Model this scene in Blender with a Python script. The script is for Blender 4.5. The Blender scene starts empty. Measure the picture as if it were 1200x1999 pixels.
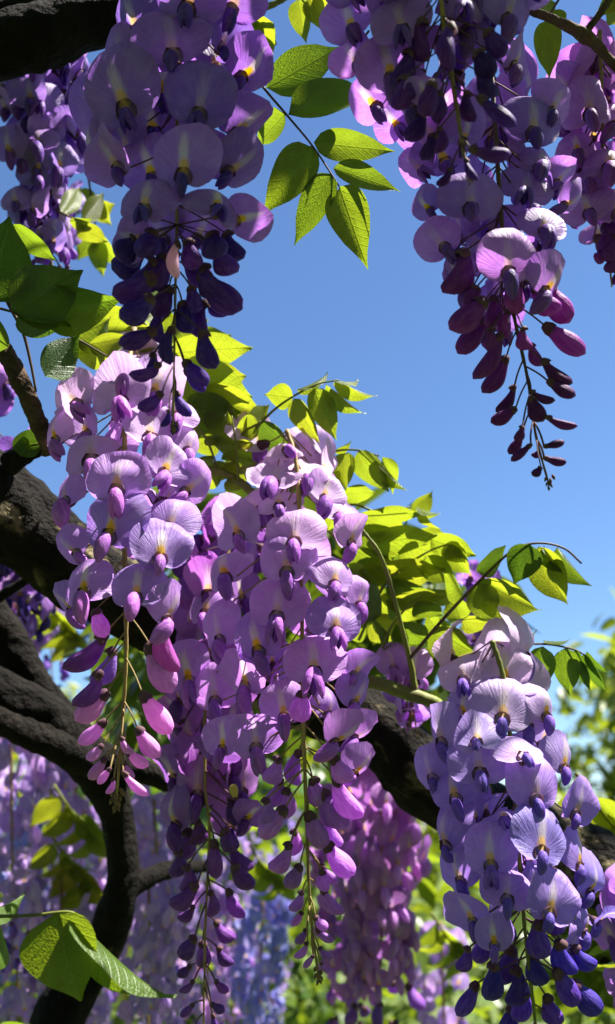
import bpy, math, random
from math import sin, cos, pi, radians, sqrt, atan2
from mathutils import Vector, Matrix, noise

# ------------------------------------------------------------------ camera, sky, sun, exposure
scene = bpy.context.scene
PITCH = radians(20)
CAM = Vector((0, 0, 1.5))
FPX = 1700.0                                   # focal length in pixels of a 1200 x 1999 frame
cam_data = bpy.data.cameras.new("camera")
cam_data.sensor_fit = 'VERTICAL'; cam_data.sensor_height = 24.0
cam_data.lens = 24.0 * FPX / 1999.0
cam_data.clip_start = 0.01; cam_data.clip_end = 3000
cam_data.dof.use_dof = True
cam_data.dof.focus_distance = 0.305
cam_data.dof.aperture_fstop = cam_data.lens / 2.6      # a 2.6 mm wide pupil
camera = bpy.data.objects.new("camera", cam_data)
scene.collection.objects.link(camera)
camera.location = CAM; camera.rotation_euler = (pi / 2 + PITCH, 0, 0)
scene.camera = camera

SUN_EL, SUN_AZ = radians(63), radians(88)       # azimuth clockwise from the view direction
SUN = Vector((sin(SUN_AZ) * cos(SUN_EL), cos(SUN_AZ) * cos(SUN_EL), sin(SUN_EL)))
world = bpy.data.worlds.new("World"); scene.world = world
world.use_nodes = True
wn = world.node_tree.nodes; wl = world.node_tree.links
wn.clear()
sky = wn.new('ShaderNodeTexSky'); sky.sky_type = 'NISHITA'; sky.sun_disc = False
sky.sun_elevation = SUN_EL; sky.sun_rotation = SUN_AZ
sky.air_density = 1.0; sky.dust_density = 0.0; sky.ozone_density = 9.0
bg = wn.new('ShaderNodeBackground'); bg.inputs['Strength'].default_value = 0.05
wo = wn.new('ShaderNodeOutputWorld')
wl.new(sky.outputs[0], bg.inputs[0]); wl.new(bg.outputs[0], wo.inputs[0])

sd = bpy.data.lights.new("sun", 'SUN'); sd.energy = 5.0; sd.angle = radians(0.5); sd.color = (1.0, 0.95, 0.86)
sun = bpy.data.objects.new("sun", sd); scene.collection.objects.link(sun)
sun.rotation_euler = SUN.to_track_quat('Z', 'Y').to_euler(); sun.location = (1, 1, 6)

vs = scene.view_settings
vs.view_transform = 'Standard'; vs.look = 'None'; vs.gamma = 1.0; vs.exposure = 1.95; vs.use_curve_mapping = False
cy = scene.cycles
cy.use_denoising = True
cy.max_bounces = 9; cy.diffuse_bounces = 5; cy.transmission_bounces = 6; cy.glossy_bounces = 2; cy.transparent_max_bounces = 4
cy.sample_clamp_indirect = 6.0
cy.use_adaptive_sampling = True; cy.adaptive_threshold = 0.012

C = scene.collection.objects
FW = Vector((0, cos(PITCH), sin(PITCH))); RT = Vector((1, 0, 0)); UP = Vector((0, -sin(PITCH), cos(PITCH)))
CF = Matrix((RT, FW, UP)).transposed()          # columns: right, away, up


def P(x, y, d):
    return CAM + FW * d + RT * ((x - 600) / FPX * d) + UP * (-(y - 999.5) / FPX * d)


def lin(r, g, b):
    return tuple(((c / 255) / 12.92 if c / 255 < 0.04045 else ((c / 255 + 0.055) / 1.055) ** 2.4) for c in (r, g, b))


# ------------------------------------------------------------------ materials
class NT:
    def __init__(s, name):
        s.m = bpy.data.materials.new(name); s.m.use_nodes = True
        s.n = s.m.node_tree.nodes; s.l = s.m.node_tree.links; s.n.clear()
        s.out = s.n.new('ShaderNodeOutputMaterial')

    def put(s, node, idx, v):
        if isinstance(v, bpy.types.NodeSocket): s.l.new(v, node.inputs[idx])
        elif v is not None: node.inputs[idx].default_value = v

    def math(s, op, a, b=None, c=None, clamp=False):
        n = s.n.new('ShaderNodeMath'); n.operation = op; n.use_clamp = clamp
        s.put(n, 0, a); s.put(n, 1, b); s.put(n, 2, c); return n.outputs[0]

    def smooth(s, v, lo, hi, a=0.0, b=1.0):
        n = s.n.new('ShaderNodeMapRange'); n.interpolation_type = 'SMOOTHSTEP'
        s.put(n, 0, v); s.put(n, 1, lo); s.put(n, 2, hi); s.put(n, 3, a); s.put(n, 4, b); return n.outputs[0]

    def mix(s, f, a, b, mode='MIX'):
        n = s.n.new('ShaderNodeMix'); n.data_type = 'RGBA'; n.blend_type = mode; n.clamp_factor = True
        s.put(n, 0, f)
        for i, v in ((6, a), (7, b)):
            if isinstance(v, tuple) and len(v) == 3: v = (*v, 1)
            s.put(n, i, v)
        return n.outputs[2]

    def noise(s, vec, scale, detail=3, rough=0.55, dist=0.0):
        n = s.n.new('ShaderNodeTexNoise'); s.put(n, 0, vec); n.inputs['Scale'].default_value = scale
        n.inputs['Detail'].default_value = detail; n.inputs['Roughness'].default_value = rough
        n.inputs['Distortion'].default_value = dist
        return n.outputs[0]

    def obj(s):
        n = s.n.new('ShaderNodeTexCoord'); return n.outputs['Object']

    def xyz(s, v):
        n = s.n.new('ShaderNodeSeparateXYZ'); s.put(n, 0, v); return n.outputs

    def comb(s, x, y, z):
        n = s.n.new('ShaderNodeCombineXYZ'); s.put(n, 0, x); s.put(n, 1, y); s.put(n, 2, z); return n.outputs[0]

    def info(s):
        return s.n.new('ShaderNodeObjectInfo').outputs

    def bump(s, h, strength, dist):
        n = s.n.new('ShaderNodeBump'); n.inputs['Strength'].default_value = strength
        n.inputs['Distance'].default_value = dist; s.put(n, 'Height', h); return n.outputs[0]

    def hsv(s, col, h=0.5, sat=1.0, val=1.0):
        n = s.n.new('ShaderNodeHueSaturation'); s.put(n, 0, h); s.put(n, 1, sat); s.put(n, 2, val); s.put(n, 4, col); return n.outputs[0]

    def thin(s, col, tcol, k, rough=0.5, spec=0.3, normal=None):
        """a thin sheet: what it reflects, and what it lets through"""
        p = s.n.new('ShaderNodeBsdfPrincipled'); s.put(p, 'Base Color', col); p.inputs['Roughness'].default_value = rough
        p.inputs['Specular IOR Level'].default_value = spec
        t = s.n.new('ShaderNodeBsdfTranslucent'); s.put(t, 'Color', tcol)
        if normal is not None: s.l.new(normal, p.inputs['Normal']); s.l.new(normal, t.inputs['Normal'])
        m = s.n.new('ShaderNodeMixShader'); m.inputs[0].default_value = k
        s.l.new(p.outputs[0], m.inputs[1]); s.l.new(t.outputs[0], m.inputs[2])
        s.l.new(m.outputs[0], s.out.inputs[0]); return s.m

    def solid(s, col, rough=0.7, spec=0.3, normal=None):
        p = s.n.new('ShaderNodeBsdfPrincipled'); s.put(p, 'Base Color', col); s.put(p, 'Roughness', rough)
        p.inputs['Specular IOR Level'].default_value = spec
        if normal is not None: s.l.new(normal, p.inputs['Normal'])
        s.l.new(p.outputs[0], s.out.inputs[0]); return s.m


def mat_banner():
    t = NT("banner_petal"); inf = t.info()
    x, y, z = t.xyz(t.obj())
    ang = t.math('ARCTAN2', x, t.math('ADD', z, 0.02))
    r2 = t.math('SQRT', t.math('ADD', t.math('MULTIPLY', x, x), t.math('MULTIPLY', z, z)))
    rnd = t.math('MULTIPLY', inf['Random'], 37.0)
    vein = t.noise(t.comb(t.math('MULTIPLY', ang, 9.0), t.math('MULTIPLY', r2, 1.6), rnd), 1.6, 4, 0.6)
    blot = t.noise(t.comb(t.math('ADD', x, rnd), y, z), 4.5, 3)
    base = inf['Color']
    c = t.hsv(base, t.math('ADD', 0.485, t.math('MULTIPLY', inf['Random'], 0.03)), 1.0, t.math('ADD', 0.9, t.math('MULTIPLY', inf['Random'], 0.2)))
    c = t.mix(t.smooth(vein, 0.35, 0.75, 0.0, 0.32), c, t.hsv(c, 0.5, 1.22, 0.72))
    c = t.mix(t.smooth(blot, 0.4, 0.75, 0.0, 0.35), c, t.hsv(c, 0.5, 0.72, 1.15))
    # pale streak up the middle, yellow mark at the foot
    def ell(cx, cz, ax, az):
        a = t.math('DIVIDE', t.math('SUBTRACT', x, cx), ax); b = t.math('DIVIDE', t.math('SUBTRACT', z, cz), az)
        return t.math('SQRT', t.math('ADD', t.math('MULTIPLY', a, a), t.math('MULTIPLY', b, b)))
    wob = t.math('MULTIPLY', t.math('SUBTRACT', vein, 0.5), 0.9)
    st = t.smooth(t.math('ADD', ell(0, 0.26, 0.10, 0.34), wob), 0.2, 1.05, 0.7, 0.0)
    c = t.mix(t.math('MULTIPLY', st, t.math('ADD', 0.1, t.math('MULTIPLY', inf['Alpha'], 0.9))), c, lin(236, 226, 205))
    ye = t.smooth(t.math('ADD', ell(0, 0.105, 0.085, 0.135), wob), 0.55, 1.05, 1.0, 0.0)
    c = t.mix(t.math('MULTIPLY', ye, inf['Alpha']), c, lin(236, 182, 42))
    nrm = t.bump(vein, 0.25, 0.02)
    return t.thin(c, t.hsv(c, 0.505, 1.12, 1.0), 0.47, 0.48, 0.32, nrm)


def mat_petal(name, k, rough, spec):
    t = NT(name); inf = t.info(); o = t.obj()
    x, y, z = t.xyz(o)
    rnd = t.math('MULTIPLY', inf['Random'], 37.0)
    n = t.noise(t.comb(t.math('ADD', t.math('MULTIPLY', x, 7), rnd), t.math('MULTIPLY', y, 7), t.math('MULTIPLY', z, 1.6)), 1.7, 4, 0.6)
    c = t.hsv(inf['Color'], t.math('ADD', 0.48, t.math('MULTIPLY', inf['Random'], 0.035)), 1.0, t.math('ADD', 0.85, t.math('MULTIPLY', inf['Random'], 0.3)))
    c = t.mix(t.smooth(n, 0.35, 0.75, 0.0, 0.5), c, t.hsv(c, 0.51, 0.8, 1.45))
    return t.thin(c, t.hsv(c, 0.51, 1.05, 1.25), k, rough, spec, t.bump(n, 0.2, 0.02))


def mat_leaf(name, refl, trans, k, hue=0.5):
    t = NT(name); inf = t.info(); o = t.obj()
    x, y, z = t.xyz(o)
    rnd = t.math('MULTIPLY', inf['Random'], 51.0)
    ax = t.math('ABSOLUTE', x)
    mid = t.smooth(ax, 0.008, 0.03, 1.0, 0.0)
    lat = t.math('FRACT', t.math('ADD', t.math('MULTIPLY', t.math('SUBTRACT', z, t.math('MULTIPLY', ax, 0.55)), 9.0), 0.2))
    lat = t.smooth(t.math('ABSOLUTE', t.math('SUBTRACT', lat, 0.5)), 0.03, 0.12, 1.0, 0.0)
    n = t.noise(t.comb(t.math('ADD', x, rnd), y, z), 3.0, 4, 0.6)
    vein = t.math('MAXIMUM', mid, t.math('MULTIPLY', lat, t.smooth(n, 0.35, 0.65, 0.1, 0.5)))
    fine = t.noise(t.comb(t.math('ADD', x, rnd), y, z), 38.0, 2, 0.5)
    h = t.math('ADD', 0.472, t.math('ADD', t.math('MULTIPLY', inf['Random'], 0.03), t.math('MULTIPLY', n, 0.02)))
    v = t.math('ADD', 0.6, t.math('MULTIPLY', n, 0.8))
    cr = t.hsv(t.mix(t.math('MULTIPLY', vein, 0.45), refl, tuple(min(1, c * 1.9 + 0.02) for c in refl)), h, 1.0, v)
    ct = t.hsv(t.mix(t.math('MULTIPLY', vein, 0.4), trans, tuple(c * 0.55 for c in trans)), h, 1.0, v)
    ct = t.mix(t.smooth(fine, 0.35, 0.7, 0.0, 0.25), ct, t.hsv(ct, 0.5, 1.0, 0.7))
    nrm = t.bump(t.math('ADD', t.math('MULTIPLY', vein, -0.6), t.math('MULTIPLY', fine, 0.25)), 0.35, 0.012)
    return t.thin(cr, ct, k, 0.38, 0.42, nrm)


def mat_bark(name, dark, light, lichen, lo=0.62):
    t = NT(name); o = t.obj()
    n1 = t.noise(o, 45, 5, 0.65, 0.4); n2 = t.noise(o, 260, 4, 0.6); n3 = t.noise(o, 22, 4, 0.6, 0.6)
    c = t.mix(t.smooth(n1, 0.35, 0.7), dark, light)
    c = t.mix(t.smooth(n3, lo, lo + 0.09, 0.0, 0.85), c, lichen)
    c = t.mix(t.smooth(n2, 0.3, 0.7, 0.0, 0.5), c, dark)
    return t.solid(c, 0.9, 0.12, t.bump(t.math('ADD', n1, t.math('MULTIPLY', n2, 0.7)), 1.0, 0.006))


def mat_simple(name, a, b, scale, rough=0.7, k=None):
    t = NT(name); o = t.obj(); inf = t.info()
    n = t.noise(o, scale, 3)
    c = t.mix(t.smooth(n, 0.3, 0.7), a, b)
    if k: return t.thin(c, t.hsv(c, 0.5, 1.0, 1.3), k, rough, 0.25)
    return t.solid(c, rough, 0.25, t.bump(n, 0.4, 0.002))


M = dict(
    banner=mat_banner(),
    wing=mat_petal("wing_petal", 0.38, 0.52, 0.25),
    bud=mat_petal("bud_petal", 0.36, 0.55, 0.2),
    calyx=mat_simple("calyx", lin(84, 46, 82), lin(104, 80, 66), 6, 0.7, 0.2),
    stem=mat_simple("raceme_stem", lin(150, 134, 74), lin(122, 96, 70), 90, 0.6),
    dark_stem=mat_simple("leaf_stalk_brown", lin(92, 74, 50), lin(70, 52, 44), 60, 0.6),
    green_stem=mat_simple("green_stem", lin(112, 122, 46), lin(92, 92, 50), 50, 0.6),
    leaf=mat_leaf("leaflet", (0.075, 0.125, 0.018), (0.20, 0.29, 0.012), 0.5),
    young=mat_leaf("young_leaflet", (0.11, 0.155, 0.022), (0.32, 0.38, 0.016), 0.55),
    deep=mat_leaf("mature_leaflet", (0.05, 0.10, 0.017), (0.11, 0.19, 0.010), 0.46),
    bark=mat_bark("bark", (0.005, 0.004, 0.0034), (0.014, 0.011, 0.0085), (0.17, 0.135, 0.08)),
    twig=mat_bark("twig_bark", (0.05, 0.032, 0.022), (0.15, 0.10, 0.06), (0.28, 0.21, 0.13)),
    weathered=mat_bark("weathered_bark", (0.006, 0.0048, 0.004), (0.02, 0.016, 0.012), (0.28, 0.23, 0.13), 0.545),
    tip=mat_simple("tip_bract", lin(120, 96, 62), lin(84, 62, 56), 300, 0.8),
)
tg = NT("lawn"); n_ = tg.noise(tg.obj(), 3.0, 5); n2_ = tg.noise(tg.obj(), 60.0, 3)
M['lawn'] = tg.solid(tg.mix(tg.smooth(n_, 0.3, 0.7), (0.05, 0.085, 0.02), tg.mix(n2_, (0.07, 0.11, 0.025), (0.12, 0.12, 0.05))), 0.9, 0.1)


# ------------------------------------------------------------------ mesh makers
def mesh(name, verts, faces, mats, fmat=None, smooth=True):
    me = bpy.data.meshes.new(name); me.from_pydata([tuple(v) for v in verts], [], faces)
    for m in mats: me.materials.append(M[m])
    if fmat: me.polygons.foreach_set('material_index', fmat)
    if smooth: me.polygons.foreach_set('use_smooth', [True] * len(me.polygons))
    me.update(); return me


def link(name, data, parent=None, mat4=None, color=None):
    o = bpy.data.objects.new(name, data); C.link(o)
    if parent is not None: o.parent = parent
    if mat4 is not None: o.matrix_basis = mat4
    if color is not None: o.color = (*color[:3], color[3] if len(color) > 3 else 1.0)
    return o


def tag(o, label, cat, group=None, kind=None):
    if label: o['label'] = label
    if cat: o['category'] = cat
    if group: o['group'] = group
    if kind: o['kind'] = kind
    return o


def banner_geo(rng, kx, curl, ruf, hood, nr=8, na=26, notch=0.05, crease=0.12, rim=0.05):
    V, F = [], []
    ph = rng.uniform(0, 6); ph2 = rng.uniform(0, 6); asym = rng.uniform(-0.07, 0.07); sd_ = Vector((rng.uniform(0, 90), 0, 0))
    a, b, c = 0.5, 0.41 + rng.uniform(-0.03, 0.04), 0.25
    V.append((0, -0.02, 0))
    for i in range(1, nr + 1):
        f = i / nr
        for j in range(na + 1):
            th = -2.62 + 5.24 * j / na
            s, k = sin(th), cos(th)
            # ray from the foot to an ellipse centred at (0,c)
            A = s * s / a / a + k * k / b / b; B = -2 * k * c / b / b; D = c * c / b / b - 1
            R = (-B + sqrt(max(0, B * B - 4 * A * D))) / (2 * A)
            R *= 1 - notch * math.exp(-(th / 0.16) ** 2) + 0.035 * sin(3 * th + ph) + 0.018 * sin(7 * th + ph2) + 0.04 * sin(2 * th + ph2)
            R *= 1 - 0.35 * max(0, (abs(th) - 2.1) / 0.52) ** 2
            r = R * f
            x, z = r * s, r * k
            y = 0.0
            y += ruf * f ** 3 * (sin(4 * th + ph) + 0.6 * sin(9 * th + ph2))
            y += 0.07 * noise.noise(Vector((x * 3.2, z * 3.2, 0)) + sd_) * f
            zz = max(0.0, z - 0.2)
            y += curl * zz * zz * 2.2
            y -= hood * (f * f) * 0.16 * max(0, cos(th * 0.8))
            y += crease * (sqrt(x * x + 0.0012) - 0.035) * (1.0 - 0.35 * f)                 # the fold down the middle
            if f > 0.78: y += rim * ((f - 0.78) / 0.22) ** 2 * (0.4 + sin(2 * th + ph))
            y -= 0.035 * math.exp(-(x / 0.05) ** 2) * math.exp(-max(0, z) / 0.25)      # ridge over the mark
            kk = kx * (1 + asym * 5 * (1 if x > 0 else -1)) * (0.55 + 0.45 * min(1, max(0, z + 0.2) / 0.7))
            if abs(kk) > 1e-3:
                xb, yb = sin(x * kk) / kk, (1 - cos(x * kk)) / kk
            else: xb, yb = x, 0
            V.append((xb + asym * z * 0.4, y + yb, z))
    for j in range(na): F.append((0, 1 + j, 2 + j))
    for i in range(nr - 1):
        for j in range(na):
            p = 1 + i * (na + 1) + j; q = p + na + 1
            F.append((p, q, q + 1, p + 1))
    return V, F


def pod_axis(s):
    return Vector((0, -0.03 - 0.30 * sin(s * 1.45), 0.03 - 0.50 * max(0.0, s) ** 1.35))


def pod_geo(side, splay, W=0.165, ns=9, na=9, a0=-0.45, a1=3.0, Tk=0.85, ln=1.0):
    """side -1/+1: one wing; 0: the closed keel"""
    V, F = [], []
    closed = side == 0
    for i in range(ns + 1):
        s = i / ns
        A = pod_axis(s * ln); T = (pod_axis(s * ln + 0.01) - pod_axis(s * ln - 0.01)).normalized()
        Nx = Vector((1, 0, 0)); B = T.cross(Nx).normalized()
        w = W * (sin(pi * min(1, 0.06 + 0.93 * s ** 0.75)) ** 0.62) * (0.8 + 0.35 * s)
        for j in range(na + 1):
            al = (2 * pi * j / na) if closed else (a0 + (a1 - a0) * j / na)
            ca, sa = cos(al), sin(al)
            off = Nx * (sa * w * (side if side else 1) * Tk) + B * (ca * w * 1.15)
            p = A + off
            if side:
                p = p + Nx * side * splay * s * (0.5 + 0.5 * s)
                p = p + Nx * side * 0.012
            V.append(p)
    for i in range(ns):
        for j in range(na):
            p = i * (na + 1) + j; q = p + na + 1
            F.append((p, p + 1, q + 1, q))
    return V, F


def calyx_geo():
    V, F = [], []
    prof = [(0.16, 0.02), (0.14, 0.045), (0.09, 0.08), (0.03, 0.105), (-0.01, 0.125), (-0.03, 0.12)]
    n = 9
    for i, (y, r) in enumerate(prof):
        for j in range(n):
            a = 2 * pi * j / n
            yy = y - (0.03 * (1 if j % 2 else -0.4) if i >= 4 else 0)
            V.append((r * cos(a), yy, r * sin(a) - 0.01))
    for i in range(len(prof) - 1):
        for j in range(n):
            p = i * n + j; p2 = i * n + (j + 1) % n
            F.append((p, p2, p2 + n, p + n))
    return V, F


def tube_geo(pts, rads, n=7, cap=True):
    V, F = [], []
    up = None
    for i, p in enumerate(pts):
        a = pts[max(0, i - 1)]; b = pts[min(len(pts) - 1, i + 1)]
        T = (b - a).normalized()
        if up is None:
            up = Vector((0.31, 0.2, 0.93))
            if abs(up.normalized().dot(T)) > 0.9: up = Vector((1, 0.1, 0))
        X = T.cross(up).normalized(); Y = X.cross(T); up = Y
        r = rads[i] if isinstance(rads, (list, tuple)) else rads
        for j in range(n):
            an = 2 * pi * j / n
            V.append(p + X * (cos(an) * r) + Y * (sin(an) * r))
    for i in range(len(pts) - 1):
        for j in range(n):
            q = i * n + j; q2 = i * n + (j + 1) % n
            F.append((q, q2, q2 + n, q + n))
    if cap:
        F.append(tuple(range(n - 1, -1, -1))); F.append(tuple(range((len(pts) - 1) * n, len(pts) * n)))
    return V, F


def spline(pts, n):
    """Catmull-Rom through points"""
    if len(pts) == 2: pts = [pts[0], pts[0].lerp(pts[1], 0.5), pts[1]]
    q = [pts[0] * 2 - pts[1]] + list(pts) + [pts[-1] * 2 - pts[-2]]
    out = []; m = len(pts) - 1
    for i in range(n + 1):
        t = i / n * m; k = min(int(t), m - 1); f = t - k
        a, b, c, d = q[k:k + 4]
        out.append(0.5 * ((2 * b) + (c - a) * f + (2 * a - 5 * b + 4 * c - d) * f * f + (3 * b - a - 3 * c + d) * f ** 3))
    return out


def bud_geo(rng, ns=11, na=10, bend=0.10, fat=0.24):
    V, F, FM = [], [], []
    cs = 0.17
    for i in range(ns + 1):
        s = i / ns
        q = min(1.0, s / 0.6); q = q * q * (3 - 2 * q)
        r = fat * (0.46 + 0.54 * q) * (sqrt(max(0.0, 1 - ((s - 0.6) / 0.4) ** 2)) if s > 0.6 else 1.0)
        if i == 0: r *= 0.5
        if i == ns: r = fat * 0.08
        cx = -bend * sin(pi * s * 0.9)
        for j in range(na):
            a = 2 * pi * j / na
            g = 1 - 0.10 * math.exp(-((a - pi / 2 + 0.3) / 0.5) ** 2)      # seam where the petals lap
            V.append((cx + r * cos(a) * 1.12, r * sin(a) * 0.80 * g, -s))
    for i in range(ns):
        for j in range(na):
            p = i * na + j; p2 = i * na + (j + 1) % na
            F.append((p, p2, p2 + na, p + na)); FM.append(0)
    F.append(tuple(range(ns * na, (ns + 1) * na))); FM.append(0)
    # calyx cup over the first fifth
    b0 = len(V)
    prof = [(-0.06, 0.03), (-0.04, 0.09), (0.02, 0.12), (0.07, 0.145), (0.12, 0.155), (0.15, 0.15)]
    for i, (s, r) in enumerate(prof):
        for j in range(na):
            a = 2 * pi * j / na
            ss = s + (0.04 if (i == 5 and j % 2) else 0)
            V.append((r * cos(a) * 1.12 * fat / 0.24, r * sin(a) * 0.88 * fat / 0.24, -ss))
    for i in range(len(prof) - 1):
        for j in range(na):
            p = b0 + i * na + j; p2 = b0 + i * na + (j + 1) % na
            F.append((p, p2, p2 + na, p + na)); FM.append(1)
    return V, F, FM


def leaf_geo(rng, cup, droop, wave, tipcurl, nz=14, nx=6, blunt=0.0):
    V, F = [], []
    ph = rng.uniform(0, 6); lean = rng.uniform(-0.06, 0.06)
    for i in range(nz + 1):
        v = i / nz
        w = 0.5 * (sin(pi * v ** 0.72) ** 0.80) * (1 - 0.25 * v) * 1.19
        if v > 0.74: w *= max(0.05, 1 - (1 - blunt) * 0.62 * ((v - 0.74) / 0.26) ** 1.0)
        if i == nz: w = 0.006
        for j in range(-nx // 2, nx // 2 + 1):
            u = j / (nx / 2)
            x = u * w
            y = -cup * abs(u) ** 1.4 * w * 0.9
            y += droop * v * v * 0.5
            y += wave * sin(7.0 * v + ph + (1.2 if u > 0 else 0)) * abs(u) ** 2 * 0.12
            y += tipcurl * max(0, v - 0.7) ** 2
            V.append((x + lean * sin(pi * v), y, v))
    m = nx + 1
    for i in range(nz):
        for j in range(nx):
            p = i * m + j
            F.append((p, p + 1, p + m + 1, p + m))
    return V, F


rg = random.Random(7)
BANNERS = []
for kx, cu, ru, ho, cr, rm in [(0.9, 0.25, 0.02, 0.0, .2, .05), (1.5, 0.4, 0.02, 0.0, .1, .08), (0.5, 0.1, 0.03, 0.25, -.2, .1), (2.4, 0.5, 0.015, 0.0, .2, -.05),
                       (1.1, -0.3, 0.025, 0.5, .15, .06), (-0.8, 0.2, 0.03, 0.3, .1, .1), (1.8, 0.9, 0.025, 0.0, .3, .1), (0.7, 0.7, 0.035, -0.1, .1, -.1),
                       (1.3, 0.1, 0.03, 0.2, .35, .12), (-0.4, -0.3, 0.03, 0.6, -.25, .1), (2.0, -0.2, 0.03, 0.3, .1, .1), (0.2, 1.2, 0.03, 0.0, .25, .05),
                       (3.4, 0.3, 0.02, 0.0, .3, .05), (0.6, -0.9, 0.045, 0.8, .1, .15), (1.2, 1.6, 0.03, 0.0, .2, .1), (-1.6, 0.0, 0.04, 0.2, .0, .1), (2.8, 1.0, 0.05, 0.0, .4, .15), (0.9, 0.0, 0.06, 0.0, -.3, .2)]:
    v, f = banner_geo(rg, kx, cu, ru, ho, crease=cr, rim=rm); BANNERS.append(mesh("banner_petal", v, f, ['banner']))
WINGS = []
for sp in (0.0, 0.05, 0.14):
    WINGS.append(tuple(mesh("wing_petal", *pod_geo(sd_, sp), ['wing']) for sd_ in (-1, 1)))
KEEL = mesh("keel_petal", *pod_geo(0, 0, 0.12, ln=0.93), ['wing'])
CALYX = mesh("calyx", *calyx_geo(), ['calyx'])
v, f = tube_geo([Vector((0.04 * sin(pi * t / 5), 0, t / 5)) for t in range(6)], 1.0 / 30, 6)
PEDICEL = mesh("pedicel", v, f, ['calyx'])
PEDICEL_PALE = mesh("pedicel", v, f, ['stem'])
BUDS = []
for be, fa in [(0.12, 0.22), (0.2, 0.20), (0.07, 0.23), (0.16, 0.19), (0.02, 0.21)]:
    v, f, fm = bud_geo(rg, bend=be, fat=fa); BUDS.append(mesh("bud", v, f, ['bud', 'calyx'], fm))
LEAVES = {}
shape_par = [(0.25, 0.15, 0.3, 0.3), (0.5, 0.3, 0.4, 0.6), (0.12, -0.15, 0.5, 0.2), (0.35, 0.45, 0.5, 0.9), (0.8, 0.25, 0.3, 0.4), (0.3, 0.7, 0.8, 1.4), (0.55, -0.3, 0.7, -0.8)]
for kind in ('leaf', 'young', 'deep'):
    LEAVES[kind] = []
    r2 = random.Random(11)
    for pr in shape_par:
        v, f = leaf_geo(r2, *pr); LEAVES[kind].append(mesh("leaflet", v, f, [kind]))
# one joined flower for clusters too far off to show their petals
FAR_FLOWERS = []
for kx, cu, ru, ho in [(0.9, 0.3, 0.02, 0.0), (1.8, 0.4, 0.02, 0.1), (0.4, 0.2, 0.03, 0.4)]:
    v, f = banner_geo(rg, kx, cu, ru, ho, nr=4, na=14); n0 = len(v); fm = [0] * len(f)
    v2, f2 = pod_geo(0, 0, 0.165, ns=6, na=7)
    FAR_FLOWERS.append(mesh("flower", v + [tuple(q) for q in v2], f + [tuple(i + n0 for i in q) for q in f2], ['banner', 'wing'], fm + [1] * len(f2)))
v, f, fm = bud_geo(rg, ns=6, na=7, bend=0.12, fat=0.23)
FAR_BUD = mesh("bud", v, f, ['bud', 'calyx'], fm)


# ------------------------------------------------------------------ racemes
def rotm(roll, yaw, pitch):
    return CF @ (Matrix.Rotation(radians(roll), 3, 'Y') @ Matrix.Rotation(radians(yaw), 3, 'Z') @ Matrix.Rotation(radians(pitch), 3, 'X'))


def m4(R3, loc, sx, sy=None, sz=None):
    S = Matrix.Diagonal((sx, sy if sy is not None else sx, sz if sz is not None else sx))
    m = (R3 @ S).to_4x4(); m.translation = loc; return m


def aim(direction, ref=None):
    """3x3 with local z along direction"""
    z = direction.normalized(); r = ref or Vector((0.2, 1, 0.1))
    x = r.cross(z)
    if x.length < 1e-4: x = Vector((1, 0, 0)).cross(z)
    x.normalize(); y = z.cross(x)
    return Matrix((x, y, z)).transposed()


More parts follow.
